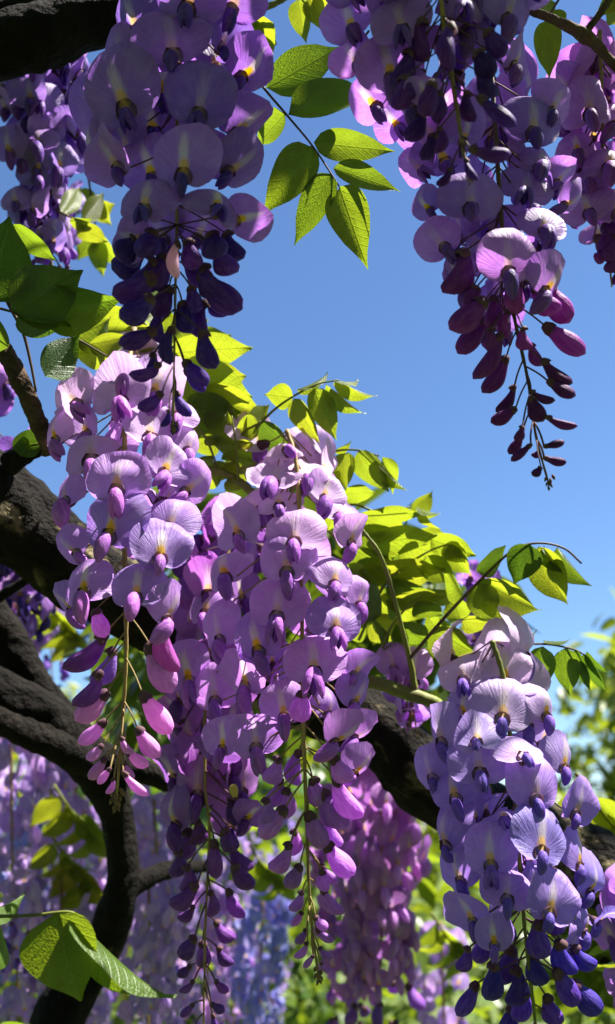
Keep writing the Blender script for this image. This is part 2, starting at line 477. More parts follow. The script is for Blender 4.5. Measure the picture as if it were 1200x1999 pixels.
class Raceme:
    def __init__(s, label, axis, depth, tints, seed, group=None, thick=9, far=False, stem_mat='stem', lean=-8, fade=None):
        s.fade = fade
        s.lean = lean; s.big = 1.06; s.rng = random.Random(seed); s.depth = depth; s.far = far; s.t = tints
        pts = [P(a[0], a[1], a[2] if len(a) > 2 else depth) for a in axis]
        s.curve = spline(pts, 60)
        s.ax = axis
        s.root = link("wisteria_raceme", None, None, Matrix.Translation(s.curve[0]))
        s.root.empty_display_size = 0.01
        tag(s.root, label, "flower cluster", group)
        o0 = s.curve[0]; s.o0 = o0
        k = thick / FPX * depth / 2
        rr = [k * (1 - 0.62 * (i / 60) ** 1.2) for i in range(61)]
        rr = [r * (1 + 0.15 * sin(i * 2.1)) for i, r in enumerate(rr)]
        v, f = tube_geo([p - o0 for p in s.curve], rr, 7)
        link("stem", mesh("stem", v, f, [stem_mat]), s.root)
        s.k = k

    def near(s, p, up=0.0):
        """the point of the stem a little above p"""
        q = p + UP * up
        return min(s.curve, key=lambda c: (c - q).length_squared)

    def flower(s, x, y, w, roll=0, yaw=0, pitch=8, dd=0.0, v=None, wing=None, blot=None, tint=None, keel=1.0):
        rng = s.rng; d = s.depth + dd
        loc = P(x, y, d) - s.o0; S = w / FPX * d * s.big
        tint = tint or s.t['banner']
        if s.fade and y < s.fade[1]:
            k_ = min(1, (s.fade[1] - y) / (s.fade[1] - s.fade[0])); tint = tuple(c + (p - c) * k_ * .75 for c, p in zip(tint, lin(232, 206, 236)))  # older top flowers fade; the paler tint also paints in their sunlight
        b = rng.uniform(0.15, 1.0) if blot is None else blot
        v = rng.randrange(len(BANNERS)) if (v is None or rng.random() < .25) else v
        g = rng.uniform(-1, 1); tint = tuple(max(0.0, c * (1 + .10 * g * k_)) for c, k_ in zip(tint, (1.4, 1.0, .6)))
        R = rotm(roll + rng.gauss(0, 7), yaw + rng.gauss(0, 10), pitch + s.lean + rng.gauss(0, 9))
        if s.far:
            fl = link("flower", FAR_FLOWERS[v % 3], s.root, m4(R, loc, S), (*tint, b)); return fl
        fl = link("flower", None, s.root, m4(R, loc, S)); fl.empty_display_size = 0.2
        link("banner_petal", BANNERS[v], fl, None, (*tint, b))
        wt = wing or s.t['wing']
        wv = WINGS[rng.choice((0, 0, 1, 1, 2))]
        Rw = Matrix.Rotation(radians(rng.uniform(-12, 16) - s.lean), 4, 'X') @ Matrix.Rotation(radians(rng.uniform(-8, 8)), 4, 'Y') @ Matrix.Scale(keel * rng.uniform(0.58, 0.85), 4)
        link("wing_petal", wv[0], fl, Rw, wt); link("wing_petal", wv[1], fl, Rw, wt)
        link("keel_petal", KEEL, fl, Rw, s.t['keel'])
        link("calyx", CALYX, fl)
        # stalk from the calyx to the stem
        back = m4(R, loc, S) @ Vector((0, 0.15, -0.01)) + s.o0
        s.stalk(fl, m4(R, loc, S), back, s.near(back, 0.012))
        return fl

    def stalk(s, parent, pm, a, b, pale=None):
        inv = (Matrix.Translation(s.o0) @ pm).inverted()
        la, lb = inv @ a, inv @ b
        dv = lb - la
        if dv.length < 1e-5: return
        sc = pm.to_scale(); th = 0.00062 * (s.depth / 0.3)
        R = aim(dv)
        link("pedicel", PEDICEL_PALE if (s.t.get('pale') if pale is None else pale) else PEDICEL, parent,
             m4(R, la, th * 15 / sc[0], th * 15 / sc[1], dv.length))

    def bud(s, x0, y0, x1, y1, w, tint=None, dd=0.0, tilt=0.0, v=None, stalk=True):
        """x0,y0 where the calyx sits, x1,y1 the tip"""
        rng = s.rng; d = s.depth + dd
        a = P(x0, y0, d); b = P(x1, y1, d + tilt)
        dv = b - a; L = dv.length; ww = w / FPX * d / 0.5
        side = 1 if x1 >= x0 else -1
        z = -dv.normalized(); y = FW * 1.0
        x = y.cross(z).normalized(); y = z.cross(x)
        R = Matrix((x, y, z)).transposed() @ Matrix.Rotation(radians(rng.uniform(-35, 35) + (0 if side > 0 else 180)), 3, 'Z')
        t = tint or s.t['bud']; g = rng.uniform(0.85, 1.2); t = tuple(c * g for c in t)
        pm = m4(R, a - s.o0, ww, ww, L)
        if s.far:
            return link("bud", FAR_BUD, s.root, pm, t)
        o = link("bud", BUDS[rng.randrange(len(BUDS)) if v is None else v], s.root, pm, t)
        if stalk: s.stalk(o, pm, a - dv * -0.0, s.near(a, 0.006 + 0.3 * abs((a - s.near(a)).length)))
        return o

    def fill(s, n, t0, t1, rad, w, back=True, pitch=(0, 28), dd=0.012, wfall=0.25, tint=None):
        """flowers round the stem between two heights (0..1 of the stem)"""
        rng = s.rng
        for i in range(n):
            t = t0 + (t1 - t0) * (i + rng.random()) / n
            c = s.curve[int(t * 60)]
            ph = (rng.uniform(-0.25, pi + 0.25) if back else rng.uniform(0, 2 * pi))
            f = (t - t0) / max(1e-6, t1 - t0)
            rr = rad * (1 - 0.35 * f) * rng.uniform(0.55, 1.05) / FPX * s.depth
            off = RT * (cos(ph) * rr) + FW * (sin(ph) * rr * 0.9 + dd)
            p = c + off - CAM
            d = p.dot(FW); x = 600 + p.dot(RT) / d * FPX; y = 999.5 - p.dot(UP) / d * FPX
            yaw = math.degrees(atan2(cos(ph), -sin(ph))) + rng.uniform(-25, 25)
            s.flower(x, y, w * (1 - wfall * f) * rng.uniform(0.85, 1.08), rng.uniform(-14, 14) + cos(ph) * 12, yaw, rng.uniform(*pitch), dd=d - s.depth, tint=tint)

    def bud_fill(s, n, t0, t1, rad, ln, w, droop=0.6, tint=None, front=True):
        rng = s.rng
        for i in range(n):
            t = t0 + (t1 - t0) * (i + rng.random() * 0.7) / n
            f = (t - t0) / max(1e-6, t1 - t0)
            c = s.curve[int(t * 60)]; ph = i * 2.4 + rng.uniform(-0.4, 0.4)
            k = (1 - 0.72 * f) / FPX * s.depth
            r0 = rad * k * rng.uniform(0.7, 1.1)
            out = RT * cos(ph) + FW * (sin(ph))
            a = c + out * r0 - UP * (r0 * 0.1)
            L = ln * k * rng.uniform(0.85, 1.1) * (0.55 if f > 0.85 else 1)
            b = a + (out * (1 - droop) - UP * droop * rng.uniform(0.5, 1.2)).normalized() * L
            pa, pb = a - CAM, b - CAM
            da, db = pa.dot(FW), pb.dot(FW)
            s.bud(600 + pa.dot(RT) / da * FPX, 999.5 - pa.dot(UP) / da * FPX, 600 + pb.dot(RT) / db * FPX, 999.5 - pb.dot(UP) / db * FPX,
                  w * (1 - 0.55 * f) * rng.uniform(0.85, 1.1), dd=da - s.depth, tilt=db - da, tint=tint)

    def tip(s, n=9, size=16):
        rng = s.rng; c = s.curve[-1] - s.o0
        V, F = [], []
        k = size / FPX * s.depth
        for i in range(n):
            a = i * 2.4; h = i / n
            base = c + UP * k * (1.3 - 1.7 * h) + (RT * cos(a) + FW * sin(a)) * k * 0.32 * (1 - h)
            dirv = ((RT * cos(a) + FW * sin(a)) * 0.5 - UP).normalized()
            R = aim(dirv); L = k * (0.75 - 0.3 * h)
            j0 = len(V)
            for q in range(5):
                sgm = q / 4; r = L * 0.26 * sin(pi * min(0.97, 0.12 + 0.85 * sgm))
                for e in range(6):
                    V.append(base + R @ Vector((r * cos(e * pi / 3), r * sin(e * pi / 3), L * sgm)))
            for q in range(4):
                for e in range(6):
                    p = j0 + q * 6 + e; p2 = j0 + q * 6 + (e + 1) % 6
                    F.append((p, p2, p2 + 6, p + 6))
        o = link("tip_bracts", mesh("tip_bracts", V, F, ['tip']), s.root); o['kind'] = 'stuff'


def tints(banner, wing, keel, bud, pale=False):
    return dict(banner=lin(*banner), wing=lin(*wing), keel=lin(*keel), bud=lin(*bud), pale=pale)


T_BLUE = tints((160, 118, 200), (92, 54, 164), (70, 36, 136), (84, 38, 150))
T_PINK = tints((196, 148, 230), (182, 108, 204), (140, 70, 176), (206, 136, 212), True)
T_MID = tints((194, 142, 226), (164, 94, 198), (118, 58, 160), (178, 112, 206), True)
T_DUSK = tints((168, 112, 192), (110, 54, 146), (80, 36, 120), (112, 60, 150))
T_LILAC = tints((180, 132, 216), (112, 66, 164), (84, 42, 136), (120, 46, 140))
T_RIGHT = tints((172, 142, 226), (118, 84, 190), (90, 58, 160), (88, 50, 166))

# ------------------------------------------------------------------ ground
gv = [(-900, -900, 0), (900, -900, 0), (900, 900, 0), (-900, 900, 0)]
tag(link("ground", mesh("ground", gv, [(0, 1, 2, 3)], ['lawn'])), "rough green lawn under the arbour", None, kind='structure')


# ------------------------------------------------------------------ branches
def branch(name, label, pts, mat='bark', rough=0.16, n=26, seg=130, cat='branch', group=None, seed=0, parent=None):
    cs = spline([P(a[0], a[1], a[2]) for a in pts], seg)
    rd = spline([Vector((a[3] / FPX * a[2] / 2, 0, 0)) for a in pts], seg)
    o0 = cs[0]
    V, F = tube_geo([c - o0 for c in cs], [r.x for r in rd], n)
    R = max(r.x for r in rd)
    W = []
    for i, v in enumerate(V):
        k = min(i // n, seg); c = cs[k] - o0; d = v - c; r = max(1e-6, rd[k].x)
        q = (v + o0) * (0.55 / R) + Vector((seed, 0, 0))
        w = (v + o0) * (2.2 / R)
        an = 2 * pi * (i % n) / n + 0.03 * k + seed; u = (cs[k] - o0).length / R
        rid = abs(noise.noise(Vector((cos(an) * 2.6, sin(an) * 2.6, u * .35 + seed)))) + .6 * abs(noise.noise(Vector((cos(an) * 5, sin(an) * 5, u * .9))))
        W.append(c + d * (1 + rough * (noise.noise(q) * 1.3 + 0.5 * noise.noise(w) + 0.9 * (.45 - rid))))
    o = link(name, mesh(name, W, F, [mat]), parent, Matrix.Translation(o0) if parent is None else Matrix.Translation(o0 - parent.location))
    if parent is None: tag(o, label, cat, group)
    return o


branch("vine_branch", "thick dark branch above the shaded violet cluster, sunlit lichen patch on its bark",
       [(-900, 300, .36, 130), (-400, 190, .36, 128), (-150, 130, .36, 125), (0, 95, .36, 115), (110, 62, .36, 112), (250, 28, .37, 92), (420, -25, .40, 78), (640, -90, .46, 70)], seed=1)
branch("vine_branch", "thin dark branch running above the thick lichen-patched one",
       [(-60, 20, .40, 44), (40, 18, .40, 42), (110, 0, .41, 34), (200, -50, .42, 30)], seed=2)
branch("vine_branch", "thickest dark branch crossing behind the pink and lilac clusters to a sunlit bark patch",
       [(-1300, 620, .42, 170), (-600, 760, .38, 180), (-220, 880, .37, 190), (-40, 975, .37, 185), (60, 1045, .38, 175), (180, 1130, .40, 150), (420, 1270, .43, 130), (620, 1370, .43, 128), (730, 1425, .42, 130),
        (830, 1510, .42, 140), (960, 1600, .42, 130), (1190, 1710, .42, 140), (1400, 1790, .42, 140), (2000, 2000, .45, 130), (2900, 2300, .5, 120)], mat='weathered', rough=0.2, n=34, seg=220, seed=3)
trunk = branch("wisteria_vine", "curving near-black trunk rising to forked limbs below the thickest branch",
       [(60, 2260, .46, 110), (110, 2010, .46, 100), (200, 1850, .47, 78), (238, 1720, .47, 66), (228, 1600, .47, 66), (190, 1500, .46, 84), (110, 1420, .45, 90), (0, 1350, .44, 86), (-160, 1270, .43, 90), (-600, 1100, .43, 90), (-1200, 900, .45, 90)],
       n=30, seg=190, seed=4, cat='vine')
branch("limb", None, [(150, 1440, .455, 70), (95, 1370, .46, 60), (45, 1300, .46, 70), (0, 1220, .46, 66), (-60, 1120, .46, 60), (-200, 900, .48, 50), (-400, 500, .5, 40)], seed=5, parent=trunk)
branch("limb", None, [(180, 1490, .45, 60), (110, 1455, .44, 62), (0, 1408, .43, 56), (-140, 1360, .42, 54), (-500, 1260, .42, 50), (-1000, 1150, .44, 44)], seed=6, parent=trunk)
branch("limb", None, [(222, 1760, .47, 46), (270, 1725, .48, 38), (330, 1698, .50, 30), (420, 1690, .54, 22)], seed=7, parent=trunk)
branch("limb", None, [(180, 1470, .46, 60), (260, 1500, .46, 48), (340, 1530, .47, 40), (470, 1580, .50, 30)], seed=8, parent=trunk)
branch("vine_branch", "slender brown branch with sunlit bark bending beside the shaded left leaves",
       [(-70, 580, .34, 34), (0, 675, .34, 36), (45, 755, .335, 36), (78, 830, .335, 33), (98, 885, .34, 28)], mat='twig', rough=0.22, seed=9)
branch("vine_branch", "stubby dark twig leaving the thickest branch beside the slender brown one",
       [(20, 905, .36, 44), (55, 885, .355, 34), (90, 870, .35, 24), (110, 850, .345, 18)], seed=10)
branch("vine_branch", "thin dark twig crossing the gap between thickest branch and forked limbs",
       [(-60, 1200, .43, 22), (0, 1165, .43, 20), (60, 1125, .43, 17), (110, 1090, .43, 14)], n=8, seed=11)
branch("vine_branch", "thin forked twig with swollen joint above the right-hand clusters",
       [(940, -30, .31, 16), (1035, 18, .31, 17), (1090, 42, .31, 18), (1138, 68, .31, 26), (1165, 90, .31, 20), (1230, 150, .31, 18), (1330, 190, .32, 18), (1600, 120, .34, 20), (2000, -100, .40, 24)], mat='twig', seed=12, n=10)
branch("vine_branch", "upright thin twig leaving the swollen joint above the right-hand clusters",
       [(1138, 68, .31, 16), (1165, 35, .31, 14), (1195, -10, .31, 13), (1230, -70, .31, 12)], mat='twig', n=8, seed=13)
branch("vine_shoot", "pale green stem arching over the dark branch beside the central cluster",
       [(690, 1340, .37, 20), (725, 1332, .365, 24), (790, 1352, .36, 27), (850, 1375, .36, 25), (905, 1425, .36, 22), (935, 1490, .37, 18)], mat='green_stem', n=10, seed=14, cat='shoot')
branch("vine_shoot", "thin curving green shoot rising through the bright leaf clump",
       [(810, 1350, .36, 15), (800, 1290, .36, 11), (775, 1190, .355, 9), (745, 1090, .35, 8), (708, 1035, .35, 6)], mat='green_stem', n=7, seed=15, cat='shoot')
branch("vine_shoot", "mossy shoot from behind the pink cluster towards the pale central flowers",
       [(380, 915, .36, 16), (430, 922, .36, 17), (480, 950, .355, 16), (510, 990, .35, 13)], mat='green_stem', n=8, seed=16, cat='shoot')
branch("vine_branch", "thin twig half hidden behind leaves at the top of the blue gap",
       [(560, -40, .36, 14), (610, -5, .36, 18), (650, 28, .36, 15), (700, 60, .36, 10)], mat='bark', n=8, seed=17)
branch("vine_shoot", "short pale shoot ending in leaf buds above the toothed leaf edge",
       [(470, 30, .35, 10), (505, 18, .35, 12), (540, 5, .35, 12), (590, -25, .35, 12)], mat='green_stem', n=8, seed=18, cat='shoot')


for i, (pts, lb) in enumerate([([(640, -90, .46, 14), (1000, -330, .5, 14), (1500, -500, .55, 13), (2100, -620, .6, 12)], "thin twig of the arbour roof above the blue gap"),
                               ([(1250, -700, .36, 14), (1500, -420, .42, 14), (1800, -160, .5, 13), (2200, 200, .6, 12)], "thin twig of the arbour roof beside the forked twig"),
                               ([(-500, -500, .36, 60), (100, -560, .36, 60), (700, -640, .38, 55), (1300, -760, .4, 50)], "dark branch of the arbour roof above the shaded violet cluster")]):
    branch("vine_branch", lb, pts, seed=30 + i, n=14, seg=60)


# ------------------------------------------------------------------ leaves
def leaf(label, stalk, leaflets, kind='leaf', thick=5, seed=0, group=None, mat='dark_stem', tilt=.62):
    """stalk: [(x,y,d)...]; leaflets: (base x,y,d, tip x,y,d, width px[, twist deg[, shape]])"""
    rng = random.Random(seed * 31 + 5)
    cs = spline([P(*a) for a in stalk], 24); o0 = cs[0]
    root = link("compound_leaf", None, None, Matrix.Translation(o0)); root.empty_display_size = 0.01
    tag(root, label, 'leaf', group)
    k = thick / FPX * stalk[0][2] / 2
    v, f = tube_geo([c - o0 for c in cs], [k * (1.25 - 0.6 * i / 24) for i in range(25)], 6)
    link("leaf_stalk", mesh("leaf_stalk", v, f, [mat]), root)
    for L in leaflets:
        bx, by, bd, tx, ty, td, w = L[:7]
        tw = L[7] if len(L) > 7 else rng.uniform(-22, 22)
        sh = L[8] if len(L) > 8 else rng.randrange(len(shape_par))
        kd = L[9] if len(L) > 9 else kind
        a, b = P(bx, by, bd), P(tx, ty, td)
        dv = b - a
        z = dv.normalized(); y = FW * .78 + UP * tilt; x = y.cross(z).normalized(); y = z.cross(x)
        R = Matrix((x, y, z)).transposed() @ Matrix.Rotation(radians(tw), 3, 'Z')
        ww = w / FPX * (bd + td) / 2 * (1.12 if tilt > .3 else .9)
        link("leaflet", LEAVES[kd][sh], root, m4(R, a - o0, ww, (ww + dv.length) / 2, dv.length))
    return root


def D(d, rows):
    """all leaflets of one leaf at about one depth: (bx,by,tx,ty,w[,ddtip[,twist[,shape[,kind]]]])"""
    out = []
    for r in rows:
        dd = r[5] if len(r) > 5 else 0.0
        out.append((r[0], r[1], d, r[2], r[3], d + dd, r[4], *r[6:]))
    return out


d = .32
leaf("shaded compound leaf with seven pointed leaflets hanging in the blue gap",
     [(470, 110, d), (515, 172, d), (560, 225, d), (612, 288, d), (664, 367, d)],
     D(d, [(520, 172, 670, 88, 84, .01, 20, 0), (563, 222, 733, 178, 84, .012, -15, 1), (612, 278, 772, 295, 62, .0, 10, 0), (650, 328, 783, 371, 52, 0, -12, 0),
           (663, 366, 714, 516, 86, -.005, 8, 1), (646, 340, 574, 476, 66, 0, 6, 0), (606, 285, 514, 418, 84, .0, -10, 1), (556, 222, 497, 284, 62, .01, 15, 0)]), 'leaf', 5, 1, tilt=.12)
d = .345
leaf("sunlit compound leaf behind the shaded violet cluster at the top of the gap",
     [(440, -40, d), (470, 10, d), (490, 50, d)],
     D(d, [(486, 30, 528, 128, 66, .01, 10, 1), (492, 45, 545, 90, 40, .02, -20, 0), (470, 10, 450, 80, 46, .02, 10, 0), (500, 60, 500, 150, 50, .02, 0, 2), (455, -10, 500, 20, 40, .01, 0, 2)]), 'young', 5, 2)
leaf("small backlit leaf with narrow leaflets at the top of the gap",
     [(560, -50, d), (590, -15, d), (620, -8, d)],
     D(d, [(582, 0, 596, 82, 38, 0, 12, 0), (602, -6, 652, 68, 44, 0, -10, 1), (615, -12, 668, 30, 36, .01, 0, 2)]), 'young', 4, 3)
leaf("single green leaflet poking over the thick lichen-patched branch", [(262, -60, .33), (268, -30, .33), (272, -18, .33)],
     D(.33, [(272, -20, 276, 40, 40, 0, 20, 1)]), 'leaf', 4, 4)
leaf("backlit narrow leaf hanging under the forked twig", [(1090, 0, .32), (1075, 25, .32), (1070, 42, .32)],
     D(.32, [(1068, 40, 1072, 152, 44, 0, 15, 0), (1080, 20, 1100, 60, 28, .01, 0, 0), (1085, 5, 1040, 25, 30, .01, 10, 0)]), 'young', 4, 5)
leaf("bright leaf beside the upright twig of the swollen joint", [(1240, -40, .34), (1215, -10, .34), (1200, 5, .34)],
     D(.34, [(1212, -30, 1165, 35, 40, 0, 0, 1), (1225, 0, 1185, 50, 44, .01, 20, 2), (1240, 20, 1270, 80, 40, 0, 0, 0)]), 'young', 4, 6)

# left: shaded leaves between the two left clusters
d = .30
leaf("large dark leaf with broad rounded leaflets over the left clusters",
     [(-120, 560, d), (-40, 590, d), (10, 605, d), (35, 612, d)],
     D(d, [(-25, 590, 18, 425, 120, .0, 10, 2, 'deep'), (25, 612, 158, 528, 104, .01, -12, 2, 'deep'), (-60, 570, -120, 430, 100, .01, 0, 0, 'deep'),
           (35, 615, 150, 640, 70, .02, 30, 1, 'deep'), (-30, 600, -10, 700, 80, .02, 10, 0, 'deep')]), 'deep', 6, 7)
d = .315
leaf("half-sunlit leaf with a glossy leaflet below the large dark leaf",
     [(0, 560, d), (20, 600, d), (45, 650, d), (60, 710, d), (70, 765, d)],
     D(d, [(78, 606, 238, 588, 84, -.005, -8, 1, 'leaf'), (60, 690, 150, 745, 0.1, 0), ]) if False else
     D(d, [(78, 606, 238, 588, 84, -.005, -8, 1, 'leaf'), (25, 438, 106, 512, 46, .01, 10, 0, 'leaf'), (88, 735, 150, 655, 62, .01, 0, 2, 'deep')]), 'leaf', 7, 8)
leaf("backlit leaf on a thin brown stalk above the pink cluster",
     [(40, 635, .33), (100, 642, .33), (150, 662, .33), (208, 695, .33)],
     D(.34, [(140, 655, 226, 628, 70, .01, 10, 1), (205, 690, 130, 690, 50, .01, 0, 0), (150, 662, 215, 720, 48, .02, 10, 2), (100, 642, 60, 600, 40, .01, 0, 0), (170, 672, 260, 660, 44, .01, 0, 1)]), 'young', 5, 9)
leaf("small yellow-green leaf beside the far left cluster", [(110, 410, .40), (140, 425, .40), (160, 430, .40)],
     D(.40, [(135, 432, 182, 430, 30, 0, 30, 1), (160, 430, 205, 375, 34, .01, 10, 0), (150, 440, 210, 470, 36, .01, 0, 2), (120, 420, 160, 360, 32, .02, 0, 0)]), 'young', 4, 10)
leaf("bright leaf cluster seen between the far left cluster and the shaded violet one", [(170, 330, .46), (180, 400, .46), (190, 470, .46)],
     D(.46, [(180, 390, 215, 440, 34, 0, 0, 0), (178, 370, 150, 420, 30, 0, 0, 1), (188, 460, 230, 520, 36, 0, 10, 0), (186, 450, 150, 510, 34, 0, 0, 2), (182, 410, 225, 400, 30, 0, 0, 1), (190, 470, 200, 540, 34, 0, 0, 0)]), 'young', 4, 11)

# behind the shaded violet cluster
d = .37
leaf("big backlit leaf with overlapping yellow-green leaflets behind the violet buds",
     [(250, 600, d), (310, 660, d), (370, 720, d), (430, 790, d)],
     D(d, [(330, 690, 492, 672, 84, .0, 10, 2, 'young'), (350, 725, 495, 772, 90, 0, -10, 2, 'young'), (385, 770, 522, 808, 84, 0, 5, 2, 'young'), (360, 800, 470, 800, 80, .0, 0, 2, 'leaf'),
           (300, 640, 230, 690, 60, .01, 0, 1, 'young'), (280, 625, 330, 560, 70, .02, 0, 0, 'young'), (330, 680, 260, 740, 60, .02, 0, 0, 'young'), (250, 600, 215, 660, 60, .01, 0, 2, 'young'),
           (430, 790, 440, 870, 60, .0, 10, 0, 'leaf'), (300, 650, 400, 620, 64, .02, 0, 2, 'young')]), 'young', 6, 12, mat='green_stem')
leaf("darker folded leaf above the pale central flowers", [(455, 905, .36), (470, 850, .36), (510, 822, .36)],
     D(.36, [(512, 822, 577, 888, 58, 0, 20, 1, 'deep'), (505, 830, 458, 838, 40, 0, 30, 1, 'young'), (480, 840, 520, 790, 44, .01, 0, 2, 'young'), (465, 870, 400, 860, 40, .01, 0, 0, 'leaf')]), 'leaf', 5, 13, mat='green_stem')
leaf("thin green shoot with tiny young leaflets left of the pale central flowers", [(465, 940, .355), (462, 880, .355), (452, 812, .355)],
     D(.355, [(462, 880, 430, 900, 22, .005, 0, 0), (460, 860, 500, 872, 22, .005, 0, 1), (464, 900, 425, 940, 26, .01, 0, 2), (464, 915, 505, 905, 24, .01, 0, 0), (465, 930, 440, 965, 28, .01, 0, 0), (455, 830, 440, 800, 16, .005, 0, 1)]), 'young', 5, 14, mat='green_stem')
leaf("drooping green shoot with tiny leaflets right of the violet buds", [(370, 822, .355), (398, 850, .355), (418, 895, .36), (425, 925, .36)],
     D(.36, [(400, 852, 440, 868, 26, .01, 0, 0), (415, 890, 385, 905, 26, .01, 0, 1), (418, 900, 455, 925, 28, .01, 0, 2), (380, 835, 372, 870, 22, .01, 0, 0), (420, 915, 400, 960, 30, .01, 0, 1)]), 'young', 5, 15, mat='green_stem')

leaf("second backlit leaf layered under the big one behind the violet buds",
     [(330, 620, .385), (360, 680, .385), (400, 740, .385), (450, 830, .385)],
     D(.385, [(360, 680, 450, 650, 70, 0, 10, 2), (380, 710, 300, 700, 70, 0, 0, 2), (400, 745, 480, 730, 70, 0, 0, 2), (410, 760, 330, 770, 70, 0, 0, 2), (430, 800, 515, 800, 70, 0, 0, 2), (430, 800, 370, 840, 66, 0, 0, 0), (450, 830, 490, 900, 60, 0, 0, 0), (345, 650, 280, 620, 66, 0, 0, 2)]), 'young', 5, 30, mat='green_stem')
leaf("third backlit leaf low in the mass behind the violet buds",
     [(520, 930, .39), (470, 880, .39), (420, 850, .39), (380, 800, .39)],
     D(.39, [(470, 880, 540, 840, 60, 0, 10, 2), (450, 868, 470, 800, 60, 0, 0, 0), (420, 850, 370, 880, 56, 0, 0, 0), (400, 830, 410, 770, 60, 0, 0, 2), (500, 910, 560, 890, 50, 0, 0, 1), (480, 890, 450, 950, 54, 0, 0, 0), (380, 800, 320, 790, 60, 0, 0, 2)]), 'young', 5, 31, mat='green_stem')
leaf("backlit leaf filling the back of the clump beside the central cluster",
     [(700, 1250, .40), (740, 1160, .40), (770, 1080, .40), (800, 1000, .40)],
     D(.40, [(735, 1170, 830, 1200, 70, 0, 0, 2), (745, 1140, 680, 1180, 70, 0, 0, 2), (755, 1110, 850, 1130, 70, 0, 0, 0), (760, 1090, 690, 1090, 70, 0, 0, 2), (775, 1060, 870, 1080, 66, 0, 0, 2), (785, 1040, 720, 1020, 60, 0, 0, 2), (720, 1210, 800, 1240, 70, 0, 0, 0), (715, 1220, 660, 1230, 60, 0, 0, 0), (800, 1000, 850, 960, 36, 0, 0, 1)]), 'young', 5, 32, mat='green_stem')
leaf("low backlit leaf between the clump and the bluish-lilac cluster",
     [(830, 1310, .39), (860, 1260, .39), (900, 1210, .39), (940, 1180, .39)],
     D(.39, [(860, 1260, 930, 1270, 50, 0, 0, 2), (870, 1250, 830, 1200, 50, 0, 0, 0), (900, 1212, 960, 1220, 44, 0, 0, 0), (900, 1210, 880, 1160, 44, 0, 0, 1), (845, 1290, 790, 1270, 46, 0, 0, 0), (940, 1180, 975, 1160, 36, 0, 0, 1)]), 'young', 5, 33, mat='green_stem')

# young leaf tips in the sky gap
d = .36
leaf("young arching leaf with drooping leaflets against the sky above the pale central flowers",
     [(500, 835, d), (535, 800, d), (575, 772, d), (620, 750, d), (660, 742, d)],
     D(d, [(572, 776, 516, 768, 46, 0, 5, 2), (574, 778, 620, 866, 42, 0, 15, 0), (612, 758, 657, 860, 44, 0, -20, 0), (636, 750, 706, 816, 36, 0, 30, 1), (652, 742, 732, 783, 34, 0, 30, 1), (580, 760, 645, 738, 32, .01, 40, 1), (655, 742, 700, 752, 30, .01, 40, 1)]), 'young', 5, 16, mat='green_stem')
d = .375
leaf("young leaf with folded leaflets beside the topmost pale central flowers",
     [(590, 915, d), (640, 885, d), (690, 878, d), (740, 890, d)],
     D(d, [(640, 886, 597, 905, 34, 0, 10, 1), (650, 880, 690, 864, 24, 0, 30, 1), (682, 884, 672, 958, 42, 0, 30, 4), (700, 880, 757, 962, 50, 0, 10, 0), (735, 888, 787, 962, 34, 0, 35, 4), (745, 892, 770, 966, 28, .005, -35, 4), (655, 905, 640, 960, 36, .01, 0, 2)]), 'young', 5, 17, mat='green_stem')
leaf("broad bright leaf just right of the pale central flowers",
     [(640, 1000, .38), (690, 985, .38), (740, 1000, .38), (800, 990, .38)],
     D(.38, [(668, 965, 732, 958, 50, 0, 10, 2), (690, 1012, 822, 996, 58, 0, 12, 2), (715, 1062, 852, 1040, 60, .0, -10, 2), (660, 975, 640, 1040, 60, .01, 0, 0), (812, 990, 858, 1008, 28, 0, 40, 4), (820, 995, 850, 1040, 26, 0, 40, 3), (700, 1030, 790, 1065, 60, .01, 0, 0, 'leaf')]), 'young', 5, 18, mat='green_stem')
leaf("layered bright leaf in the middle of the clump beside the central cluster",
     [(720, 1200, .385), (760, 1130, .385), (830, 1080, .385), (880, 1060, .385)],
     D(.385, [(700, 1115, 868, 1104, 68, 0, 8, 2), (840, 1052, 930, 1082, 48, 0, -10, 2), (870, 1060, 910, 1100, 40, 0, 0, 0), (740, 1150, 660, 1110, 80, .01, 0, 0), (830, 1085, 890, 1140, 50, .0, 0, 1), (690, 1070, 780, 1130, 70, .01, 10, 0, 'leaf'),
              (760, 1130, 850, 1180, 60, .01, 10, 0, 'leaf'), (790, 1050, 870, 1040, 50, .01, 0, 2), (880, 1060, 915, 1130, 40, 0.005, 20, 1)]), 'young', 5, 19, mat='green_stem')
leaf("lower layered leaf with shaded leaflets in the clump beside the central cluster",
     [(740, 1290, .375), (760, 1230, .375), (800, 1180, .375), (850, 1150, .375)],
     D(.375, [(752, 1172, 868, 1158, 58, 0, 12, 2), (745, 1200, 700, 1140, 70, .01, 0, 0, 'leaf'), (770, 1220, 840, 1250, 60, .01, 0, 2, 'leaf'), (760, 1240, 720, 1210, 60, .01, 0, 0, 'deep'), (810, 1175, 865, 1205, 46, .01, 0, 0, 'leaf'), (850, 1150, 900, 1170, 40, .01, 0, 1),
              (745, 1270, 800, 1240, 50, .01, 0, 1, 'leaf'), (780, 1200, 760, 1140, 50, .015, 0, 1, 'leaf'), (735, 1280, 690, 1260, 50, .015, 0, 0, 'leaf')]), 'young', 5, 20, mat='green_stem')
d = .355
